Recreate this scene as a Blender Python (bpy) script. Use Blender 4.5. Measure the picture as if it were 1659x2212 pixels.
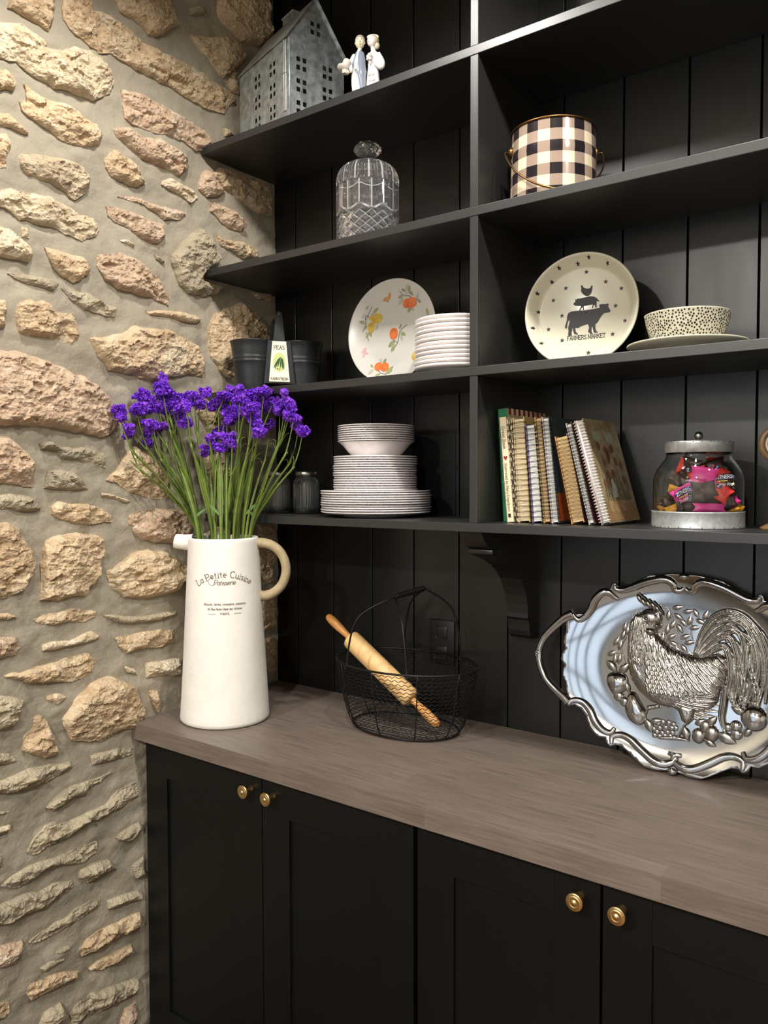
import bpy, bmesh, math, random
import numpy as np
from mathutils import Vector, Matrix, Euler
from mathutils.geometry import delaunay_2d_cdt

for o in list(bpy.data.objects): bpy.data.objects.remove(o)
SC = bpy.context.scene
COL = SC.collection
R = math.radians

# ------------------------------------------------------------------ camera
# world: metres, x along the black wall, y into it, z = 0 on the worktop; floor at -0.914
cam = bpy.data.cameras.new('camera'); cam_ob = bpy.data.objects.new('camera', cam); COL.objects.link(cam_ob)
_yaw, _pit, _rol = 0.64233, -0.03988, -0.00186
fw = Vector((-math.sin(_yaw)*math.cos(_pit), math.cos(_yaw)*math.cos(_pit), math.sin(_pit)))
r_ = fw.cross(Vector((0,0,1))).normalized(); u_ = r_.cross(fw)
rr = math.cos(_rol)*r_ + math.sin(_rol)*u_; uu = -math.sin(_rol)*r_ + math.cos(_rol)*u_
M = Matrix((rr, uu, -fw)).transposed().to_4x4(); M.translation = (1.7218, -1.75738, 0.61207)
cam_ob.matrix_world = M
cam.sensor_fit = 'VERTICAL'; cam.sensor_height = 24.0; cam.lens = 1736.5*24.0/2212.0
cam.clip_start = 0.02
SC.camera = cam_ob

# ------------------------------------------------------------------ light
w = bpy.data.worlds.new('room_air'); SC.world = w; w.use_nodes = True
bg = w.node_tree.nodes['Background']; bg.inputs[0].default_value = (1.0, 0.93, 0.84, 1); bg.inputs[1].default_value = 0.02
def lamp(name, kind, loc, power, col, tgt=None, size=0.05, **k):
    l = bpy.data.lights.new(name, kind); l.energy = power; l.color = col
    if kind == 'SPOT':
        l.shadow_soft_size = size; l.spot_size = R(k.get('angle', 150)); l.spot_blend = k.get('blend', 0.7)
    elif kind == 'AREA':
        l.shape = 'RECTANGLE'; l.size = size; l.size_y = k.get('size_y', size)
    else: l.shadow_soft_size = size
    o = bpy.data.objects.new(name, l); COL.objects.link(o); o.location = loc
    if tgt is not None: o.rotation_euler = (Vector(tgt)-Vector(loc)).to_track_quat('-Z', 'Y').to_euler()
    return o
WARM = (1.0, 0.955, 0.895)
CANS = ((0.62, -0.90, 46), (1.30, -0.80, 58), (2.15, -0.80, 50), (0.6, -3.35, 210), (1.9, -3.30, 190))      # recessed ceiling lights: x, y, watts; last two added to brighten the far wall
for x, y, e in CANS:
    lamp('downlight_or_fill_lamp', 'SPOT', (x, y, 1.925), e, WARM, (x, y+0.04, 0), 0.045, angle=165, blend=0.5)
lamp('window_daylight', 'AREA', (0.70, -4.12, 0.50), 14, (0.85, 0.93, 1.0), (0.70, 0, 0.50), 1.3, size_y=1.6)
lamp('window_daylight', 'AREA', (-0.12, -2.55, 0.50), 1.5, (0.80, 0.90, 1.0), (1.0, -2.55, 0.50), 1.2, size_y=1.5)
SC.view_settings.view_transform = 'Standard'; SC.view_settings.look = 'None'
SC.view_settings.gamma = 1.0; SC.view_settings.use_curve_mapping = False
SC.view_settings.exposure = 0.0

# ------------------------------------------------------------------ materials
def lin(c):
    c = c/255.0
    return c/12.92 if c <= 0.04045 else ((c+0.055)/1.055)**2.4
def rgb(r, g, b): return (lin(r), lin(g), lin(b), 1.0)
MATS = {}
def mat(name, col, rough=0.5, metal=0.0, noise=None, bump=None, col2=None, trans=0.0, ior=1.45, coat=0.0, spec=0.5,
        scale=(1,1,1), rand=0.0, subsurf=0.0, sheen=0.0, kind='NOISE', rvar=0.0, alpha=1.0, thin=False):
    if name in MATS: return MATS[name]
    m = bpy.data.materials.new(name); m.use_nodes = True; MATS[name] = m
    nt = m.node_tree; N = nt.nodes; L = nt.links; b = N['Principled BSDF']
    c = rgb(*col) if max(col) > 1.0 or isinstance(col[0], int) else (*col, 1)
    b.inputs['Base Color'].default_value = c; b.inputs['Roughness'].default_value = rough; b.inputs['Metallic'].default_value = metal
    b.inputs['IOR'].default_value = ior; b.inputs['Transmission Weight'].default_value = trans
    b.inputs['Coat Weight'].default_value = coat; b.inputs['Coat Roughness'].default_value = 0.08
    b.inputs['Specular IOR Level'].default_value = spec; b.inputs['Alpha'].default_value = alpha
    b.inputs['Subsurface Weight'].default_value = subsurf; b.inputs['Subsurface Radius'].default_value = (0.006, 0.004, 0.003)
    tc = N.new('ShaderNodeTexCoord'); mp = N.new('ShaderNodeMapping'); mp.inputs['Scale'].default_value = scale
    L.new(tc.outputs['Object'], mp.inputs['Vector'])
    src = None
    if noise:
        sc, amt = noise[:2]
        if kind == 'VORONOI':
            n = N.new('ShaderNodeTexVoronoi'); n.inputs['Scale'].default_value = sc; fo = n.outputs['Color']
            bw = N.new('ShaderNodeRGBToBW'); L.new(fo, bw.inputs[0]); fac = bw.outputs[0]
        else:
            n = N.new('ShaderNodeTexNoise'); n.inputs['Scale'].default_value = sc
            n.inputs['Detail'].default_value = noise[2] if len(noise) > 2 else 5; n.inputs['Roughness'].default_value = 0.6; fac = n.outputs['Fac']
        L.new(mp.outputs[0], n.inputs['Vector'])
        rp = N.new('ShaderNodeValToRGB'); L.new(fac, rp.inputs[0])
        c2 = rgb(*col2) if col2 else tuple(min(1, v*(1+amt)) for v in c[:3])+(1,)
        c1 = c if col2 else tuple(v*(1-amt) for v in c[:3])+(1,)
        rp.color_ramp.elements[0].position = 0.32; rp.color_ramp.elements[1].position = 0.68
        rp.color_ramp.elements[0].color = c1; rp.color_ramp.elements[1].color = c2
        src = rp.outputs[0]
    if rand:
        oi = N.new('ShaderNodeObjectInfo'); hs = N.new('ShaderNodeHueSaturation')
        ma = N.new('ShaderNodeMath'); ma.operation = 'MULTIPLY_ADD'; ma.inputs[1].default_value = 2*rand; ma.inputs[2].default_value = 1-rand
        L.new(oi.outputs['Random'], ma.inputs[0]); L.new(ma.outputs[0], hs.inputs['Value'])
        if src: L.new(src, hs.inputs['Color'])
        else: hs.inputs['Color'].default_value = c
        src = hs.outputs[0]
    if src: L.new(src, b.inputs['Base Color'])
    if rvar:
        n3 = N.new('ShaderNodeTexNoise'); n3.inputs['Scale'].default_value = 14; L.new(mp.outputs[0], n3.inputs['Vector'])
        ma = N.new('ShaderNodeMath'); ma.operation = 'MULTIPLY_ADD'; ma.inputs[1].default_value = rvar; ma.inputs[2].default_value = rough-rvar/2
        L.new(n3.outputs['Fac'], ma.inputs[0]); L.new(ma.outputs[0], b.inputs['Roughness'])
    if bump:
        n2 = N.new('ShaderNodeTexNoise'); n2.inputs['Scale'].default_value = bump[0]; n2.inputs['Detail'].default_value = 6
        L.new(mp.outputs[0], n2.inputs['Vector']); bp = N.new('ShaderNodeBump')
        bp.inputs['Strength'].default_value = bump[1]; bp.inputs['Distance'].default_value = bump[2] if len(bump) > 2 else 0.002
        L.new(n2.outputs['Fac'], bp.inputs['Height']); L.new(bp.outputs[0], b.inputs['Normal'])
    return m

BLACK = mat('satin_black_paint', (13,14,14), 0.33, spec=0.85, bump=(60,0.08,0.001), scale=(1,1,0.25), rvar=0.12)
BLACKX = mat('satin_black_paint_lit_shelf', (38,38,38), 0.40, spec=0.8, bump=(70,0.18,0.001), scale=(0.12,1,1), rvar=0.12)  # same paint as the planks, lightened for the light on the shelf edges
GROOVE = mat('groove_backing', (6,6,6), 0.8)
MORTAR = mat('wall_mortar', (156,148,131), 0.95, noise=(7,0.10,8), bump=(120,0.6,0.003))
def stone_mat(name, c1, c2, c3):
    m = mat(name, c1, 0.92, noise=(16,0.3,9), col2=c2, bump=(130,1.0,0.005), rand=0.08)
    nt = m.node_tree; N = nt.nodes; L = nt.links; b = N['Principled BSDF']
    src = b.inputs['Base Color'].links[0].from_socket; mp = [x for x in N if x.type == 'MAPPING'][0]
    for sc, lo, hi, col, fac in ((9, 0.54, 0.66, c3, 0.8), (60, 0.50, 0.72, tuple(min(255, int(v*1.18)) for v in c3), 0.55), (42, 0.58, 0.74, tuple(int(v*0.62) for v in c1), 0.5)):
        n = N.new('ShaderNodeTexNoise'); n.inputs['Scale'].default_value = sc; n.inputs['Detail'].default_value = 8; n.inputs['Roughness'].default_value = 0.65; n.inputs['Distortion'].default_value = 0.6
        L.new(mp.outputs[0], n.inputs['Vector'])
        rp = N.new('ShaderNodeValToRGB'); rp.color_ramp.elements[0].position = lo; rp.color_ramp.elements[1].position = hi
        rp.color_ramp.elements[1].color = (fac, fac, fac, 1); L.new(n.outputs['Fac'], rp.inputs[0])
        mx = N.new('ShaderNodeMixRGB'); L.new(rp.outputs[0], mx.inputs[0]); L.new(src, mx.inputs[1]); mx.inputs[2].default_value = rgb(*col); src = mx.outputs[0]
    L.new(src, b.inputs['Base Color'])
    return m
STONE = {'T': stone_mat('tan_stone', (176,150,118), (198,177,146), (202,188,162)),
         'P': stone_mat('pink_stone', (172,144,120), (192,169,144), (198,184,162)),
         'W': stone_mat('pale_stone', (184,164,134), (204,190,162), (210,200,182)),
         'G': stone_mat('grey_stone', (152,140,117), (180,168,143), (137,129,116)),
         'D': stone_mat('weathered_stone', (168,150,125), (192,176,149), (129,119,105))}

# ------------------------------------------------------------------ mesh helpers
def tag(o, label=None, cat=None, group=None, kind=None):
    if label: o['label'] = label
    if cat: o['category'] = cat
    if group: o['group'] = group
    if kind: o['kind'] = kind
    return o
def thing(name, label, cat, loc=(0,0,0), rot=(0,0,0), group=None):
    o = bpy.data.objects.new(name, None); COL.objects.link(o); o.empty_display_size = 0.02
    o.location = loc; o.rotation_euler = rot
    return tag(o, label, cat, group)
def link(name, me, parent=None, loc=(0,0,0), rot=(0,0,0), scale=(1,1,1)):
    o = bpy.data.objects.new(name, me); COL.objects.link(o); o.location = loc; o.rotation_euler = rot; o.scale = scale
    if parent is not None: o.parent = parent
    return o
def mesh(name, V, F, m, smooth=True, fm=None):
    me = bpy.data.meshes.new(name); me.from_pydata([tuple(v) for v in V], [], [tuple(f) for f in F])
    for x in (m if isinstance(m, (list, tuple)) else [m]): me.materials.append(x)
    if fm is not None: me.polygons.foreach_set('material_index', fm)
    if smooth: me.polygons.foreach_set('use_smooth', [True]*len(me.polygons))
    me.update(); return me
def obj(name, VF, m, parent=None, loc=(0,0,0), rot=(0,0,0), smooth=True, fm=None):
    return link(name, mesh(name, VF[0], VF[1], m, smooth, fm), parent, loc, rot)
def join(*parts):
    V = []; F = []
    for v, f in parts:
        k = len(V); V += list(v); F += [tuple(i+k for i in q) for q in f]
    return V, F
def xf(VF, mtx): return [tuple(mtx @ Vector(v)) for v in VF[0]], VF[1]
def box(x0, x1, y0, y1, z0, z1, bev=0.0):
    if bev <= 0:
        V = [(x,y,z) for x in (x0,x1) for y in (y0,y1) for z in (z0,z1)]
        return V, [(0,1,3,2),(4,6,7,5),(0,4,5,1),(2,3,7,6),(0,2,6,4),(1,5,7,3)]
    bm = bmesh.new(); bmesh.ops.create_cube(bm, size=1)
    for v in bm.verts: v.co = ((x0+x1)/2+v.co.x*(x1-x0), (y0+y1)/2+v.co.y*(y1-y0), (z0+z1)/2+v.co.z*(z1-z0))
    bmesh.ops.bevel(bm, geom=list(bm.edges), offset=bev, segments=2, profile=0.5, affect='EDGES')
    bm.verts.index_update(); V = [tuple(v.co) for v in bm.verts]; F = [tuple(v.index for v in f.verts) for f in bm.faces]; bm.free()
    return V, F
def lathe(prof, n=48, a0=0.0, a1=2*math.pi, rf=None):
    full = abs(a1-a0-2*math.pi) < 1e-6; k = n if full else n+1
    V = []; F = []; m = len(prof)
    for i in range(k):
        a = a0+(a1-a0)*i/n
        for j, (r, z) in enumerate(prof):
            q = r*(rf(a, j, z) if rf else 1.0); V.append((q*math.cos(a), q*math.sin(a), z))
    for i in range(n):
        i2 = (i+1) % k
        for j in range(m-1): F.append((i*m+j, i2*m+j, i2*m+j+1, i*m+j+1))
    return V, F
def catmull(P, n=6, closed=False):
    P = [Vector(p) for p in P]; out = []; m = len(P); rng = m if closed else m-1
    g = (lambda i: P[i % m]) if closed else (lambda i: P[max(0, min(m-1, i))])
    for i in range(rng):
        a, b, c, d = g(i-1), g(i), g(i+1), g(i+2)
        for k in range(n):
            t = k/n
            out.append(0.5*((2*b)+(c-a)*t+(2*a-5*b+4*c-d)*t*t+(3*b-3*c+d-a)*t**3))
    if not closed: out.append(P[-1])
    return out
def tube(P, r, n=8, closed=False, cap=True, flat=1.0, up=None):
    P = [Vector(p) for p in P]; m = len(P); rad = r if callable(r) else (lambda t: r)
    T = []
    for i in range(m):
        a = P[(i-1) % m] if closed or i > 0 else P[i]; b = P[(i+1) % m] if closed or i < m-1 else P[i]
        t = (b-a); T.append(t.normalized() if t.length > 1e-12 else Vector((0,0,1)))
    nrm = Vector(up) if up else (Vector((0,0,1)) if abs(T[0].z) < 0.9 else Vector((1,0,0)))
    V = []; F = []
    for i in range(m):
        if up: nrm = Vector(up)
        nrm = (nrm-T[i]*nrm.dot(T[i])); nrm = nrm.normalized() if nrm.length > 1e-9 else T[i].orthogonal().normalized()
        bi = T[i].cross(nrm); q = rad(i/max(1, m-1))
        for k in range(n):
            a = 2*math.pi*k/n; V.append(tuple(P[i]+nrm*(q*flat*math.cos(a))+bi*(q*math.sin(a))))
    for i in range(m if closed else m-1):
        j = (i+1) % m
        for k in range(n): F.append((i*n+k, i*n+(k+1) % n, j*n+(k+1) % n, j*n+k))
    if cap and not closed:
        F.append(tuple(range(n-1, -1, -1))); F.append(tuple((m-1)*n+k for k in range(n)))
    return V, F
def sphere(c, r, nu=16, nv=10, sc=(1,1,1)):
    V = [(c[0], c[1], c[2]-r*sc[2])]; F = []
    for i in range(1, nv):
        p = math.pi*i/nv-math.pi/2
        for k in range(nu):
            a = 2*math.pi*k/nu; V.append((c[0]+r*sc[0]*math.cos(p)*math.cos(a), c[1]+r*sc[1]*math.cos(p)*math.sin(a), c[2]+r*sc[2]*math.sin(p)))
    V.append((c[0], c[1], c[2]+r*sc[2])); e = len(V)-1
    for k in range(nu):
        F.append((0, 1+(k+1) % nu, 1+k)); F.append((e, e-nu+k, e-nu+(k+1) % nu))
        for i in range(nv-2): F.append((1+i*nu+k, 1+i*nu+(k+1) % nu, 1+(i+1)*nu+(k+1) % nu, 1+(i+1)*nu+k))
    return V, F
def _hash(ix, iy, iz, s):
    h = (ix*374761393+iy*668265263+iz*2147483647+s*974711) & 0xffffffff
    h = ((h ^ (h >> 13))*1274126177) & 0xffffffff
    return ((h ^ (h >> 16)) & 0xffff)/65535.0
def vnoise(p, s=0):
    p = np.asarray(p, float); f = np.floor(p); i = f.astype(np.int64); t = p-f; t = t*t*(3-2*t)
    out = 0
    for dx in (0,1):
        for dy in (0,1):
            for dz in (0,1):
                wgt = (t[:,0] if dx else 1-t[:,0])*(t[:,1] if dy else 1-t[:,1])*(t[:,2] if dz else 1-t[:,2])
                out = out+wgt*_hash(i[:,0]+dx, i[:,1]+dy, i[:,2]+dz, s)
    return out*2-1
def fbm(p, o=4, s=0, g=0.5):
    p = np.asarray(p, float); a = 1.0; r = 0; n = 0
    for k in range(o): r = r+a*vnoise(p*(2**k), s+k*17); n += a; a *= g
    return r/n
def pts(s, k=0.001): return [tuple(float(v)*k for v in q.split(',')) for q in s.split()]
def poly_mesh(P2, th=0.0004):
    """flat polygon (u,v) with thickness th in +w"""
    P2 = [Vector(p) for p in P2]; n = len(P2)
    r = delaunay_2d_cdt(P2, [], [list(range(n))], 1, 1e-7)
    V2, F2 = r[0], r[2]
    return [(v.x, v.y, th) for v in V2], [tuple(f) for f in F2]
def ribbon(P2, wd):
    P2 = [Vector(p) for p in P2]; V = []; F = []
    for p, q in zip(P2, P2[1:]):
        t = q-p
        if t.length < 1e-9: continue
        t = t.normalized(); n = Vector((-t.y, t.x))*wd/2; e = t*wd*0.32; k = len(V)
        V += [tuple(p+n-e)+(0,), tuple(p-n-e)+(0,), tuple(q-n+e)+(0,), tuple(q+n+e)+(0,)]; F.append((k, k+1, k+2, k+3))
    return V, F
def arc(cx, cy, rx, ry, a0, a1, n=10): return [(cx+rx*math.cos(R(a0+(a1-a0)*i/n)), cy+ry*math.sin(R(a0+(a1-a0)*i/n))) for i in range(n+1)]

# single-stroke letters, cap height 1: width, strokes, serif points
G = {}
def _g(ch, w, strokes, serif=''):
    G[ch] = (w, [s if isinstance(s, list) else [tuple(map(float, q.split(','))) for q in s.split()] for s in strokes],
             [tuple(map(float, q.split(','))) for q in serif.split()])
_g('P',.6,["0,0 0,1",[(0,1)]+arc(.3,.74,.28,.26,90,-90)+[(0,.48)]],"0,0 0,1"); _g('E',.58,["0,0 0,1","0,1 .5,1 .5,.85","0,0 .55,0 .55,.15","0,.52 .38,.52"],"0,0 0,1")
_g('A',.72,["0,0 .36,1 .72,0",".14,.36 .58,.36"],"0,0 .72,0"); _g('S',.56,[arc(.28,.75,.25,.25,30,250,8)+arc(.28,.25,.27,.25,90,-150,8)])
_g('F',.55,["0,0 0,1","0,1 .52,1 .52,.84","0,.52 .38,.52"],"0,0 0,1"); _g('R',.65,["0,0 0,1",[(0,1)]+arc(.3,.75,.27,.25,90,-90)+[(0,.5)],".28,.5 .62,0"],"0,0 .62,0 0,1")
_g('M',.85,["0,0 .05,1 .42,.15 .8,1 .85,0"],"0,0 .85,0 .05,1 .8,1"); _g('H',.7,["0,0 0,1",".66,0 .66,1","0,.5 .66,.5"],"0,0 .66,0 0,1 .66,1")
_g('K',.66,["0,0 0,1",".6,1 0,.42",".2,.58 .64,0"],"0,0 0,1 .64,0 .6,1"); _g('T',.64,["0,.85 0,1 .64,1 .64,.85",".32,0 .32,1"],".32,0")
_g('L',.56,["0,1 0,0 .52,0 .52,.16"],"0,1"); _g('C',.7,[arc(.38,.5,.37,.5,50,310,14)]); _g('I',.2,[".1,0 .1,1"],".1,0 .1,1")
_g('Z',.6,["0,1 .58,1 0,0 .6,0"]); _g('N',.68,["0,0 0,1 .64,0 .64,1"]); _g('B',.6,["0,0 0,1",[(0,1)]+arc(.28,.76,.26,.24,90,-90,6)+[(0,.52)],[(0,.52)]+arc(.28,.26,.3,.26,90,-90,6)+[(0,0)]])
_g('D',.68,["0,0 0,1",[(0,1)]+arc(.22,.5,.42,.5,90,-90)+[(0,0)]]); _g('V',.66,["0,1 .33,0 .66,1"]); _g('G',.74,[arc(.38,.5,.37,.5,50,340,14)+[(.72,.45),(.45,.45)]])
_g('O',.74,[arc(.37,.5,.36,.5,0,360,16)]); _g('U',.66,[[(0,1),(0,.3)]+arc(.31,.3,.31,.3,180,360,8)+[(.62,1)]])
_g('a',.5,[arc(.23,.3,.22,.3,20,340,10),".45,.62 .45,.08 .52,0"]); _g('e',.5,[[(.03,.32),(.44,.34)]+arc(.24,.32,.21,.3,10,310,10)]); _g('t',.36,[".16,.85 .16,.1 .3,.02","0,.6 .32,.6"])
_g('i',.2,[".1,.6 .1,0",".1,.8 .1,.86"],".1,0"); _g('u',.5,[[(.03,.6),(.03,.2)]+arc(.22,.2,.19,.2,180,340,6),".44,.6 .44,0"],".44,0"); _g('s',.4,[arc(.2,.46,.17,.15,30,250,6)+arc(.2,.15,.19,.15,90,-150,6)])
_g('n',.5,[".04,0 .04,.6",[(.04,.4)]+arc(.24,.4,.2,.2,160,0,6)+[(.44,0)]],".04,0 .44,0"); _g('r',.36,[".06,0 .06,.6",arc(.24,.4,.18,.2,170,50,5)],".06,0"); _g('o',.5,[arc(.24,.3,.23,.3,0,360,12)])
_g('c',.46,[arc(.25,.3,.22,.3,45,315,10)]); _g('m',.72,[".04,0 .04,.6",[(.04,.42)]+arc(.2,.42,.16,.18,150,0,5)+[(.36,0)],[(.36,.42)]+arc(.52,.42,.16,.18,150,0,5)+[(.68,0)]])
_g('d',.5,[arc(.23,.3,.22,.3,20,340,10),".45,1 .45,0"]); _g('l',.18,[".09,1 .09,0"],".09,0"); _g('v',.46,["0,.6 .22,0 .44,.6"]); _g('b',.5,[".05,1 .05,0",arc(.26,.3,.21,.3,200,-160,10)])
_g('k',.46,[".05,1 .05,0",".4,.6 .05,.25",".2,.36 .44,0"]); _g('y',.46,["0,.6 .22,.02",".44,.6 .14,-.3"]); _g('g',.5,[arc(.23,.3,.22,.3,20,340,10),[(.45,.6),(.45,-.1)]+arc(.24,-.1,.2,.2,0,-150,6)]); _g('h',.5,[".04,0 .04,1",[(.04,.4)]+arc(.24,.4,.2,.2,160,0,6)+[(.44,0)]],".04,0 .44,0"); _g('p',.5,[".05,.6 .05,-.3",arc(.26,.3,.21,.3,160,-160,10)])
_g(',',.15,[".08,.06 .02,-.12"]); _g('4',.55,[".4,0 .4,1 0,.3 .55,.3"]); _g('3',.5,[arc(.22,.76,.22,.24,150,-90,8)+arc(.22,.26,.26,.26,90,-150,8)]); _g('-',.4,[".05,.35 .35,.35"]); _g('.',.15,[".06,0 .06,.06"]); _g("'",.12,[".05,1 .03,.82"])
def text(s, h, wd, sp=0.16, serif=True, slant=0.0):
    """returns ribbons centred on x = 0 with baseline y = 0"""
    x = 0; parts = []
    for ch in s:
        if ch == ' ': x += 0.42; continue
        w_, st, sf = G[ch]
        for q in st:
            parts.append([((x+a+slant*b)*h, b*h) for a, b in q])
        if serif:
            for a, b in sf: parts.append([((x+a-0.1)*h, b*h), ((x+a+0.1)*h, b*h)])
        x += w_+sp
    W_ = (x-sp)*h
    return join(*[ribbon([(a-W_/2, b) for a, b in q], wd) for q in parts])
def text_xz(VF): return [(v[0], 0, v[1]) for v in VF[0]], VF[1]
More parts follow.
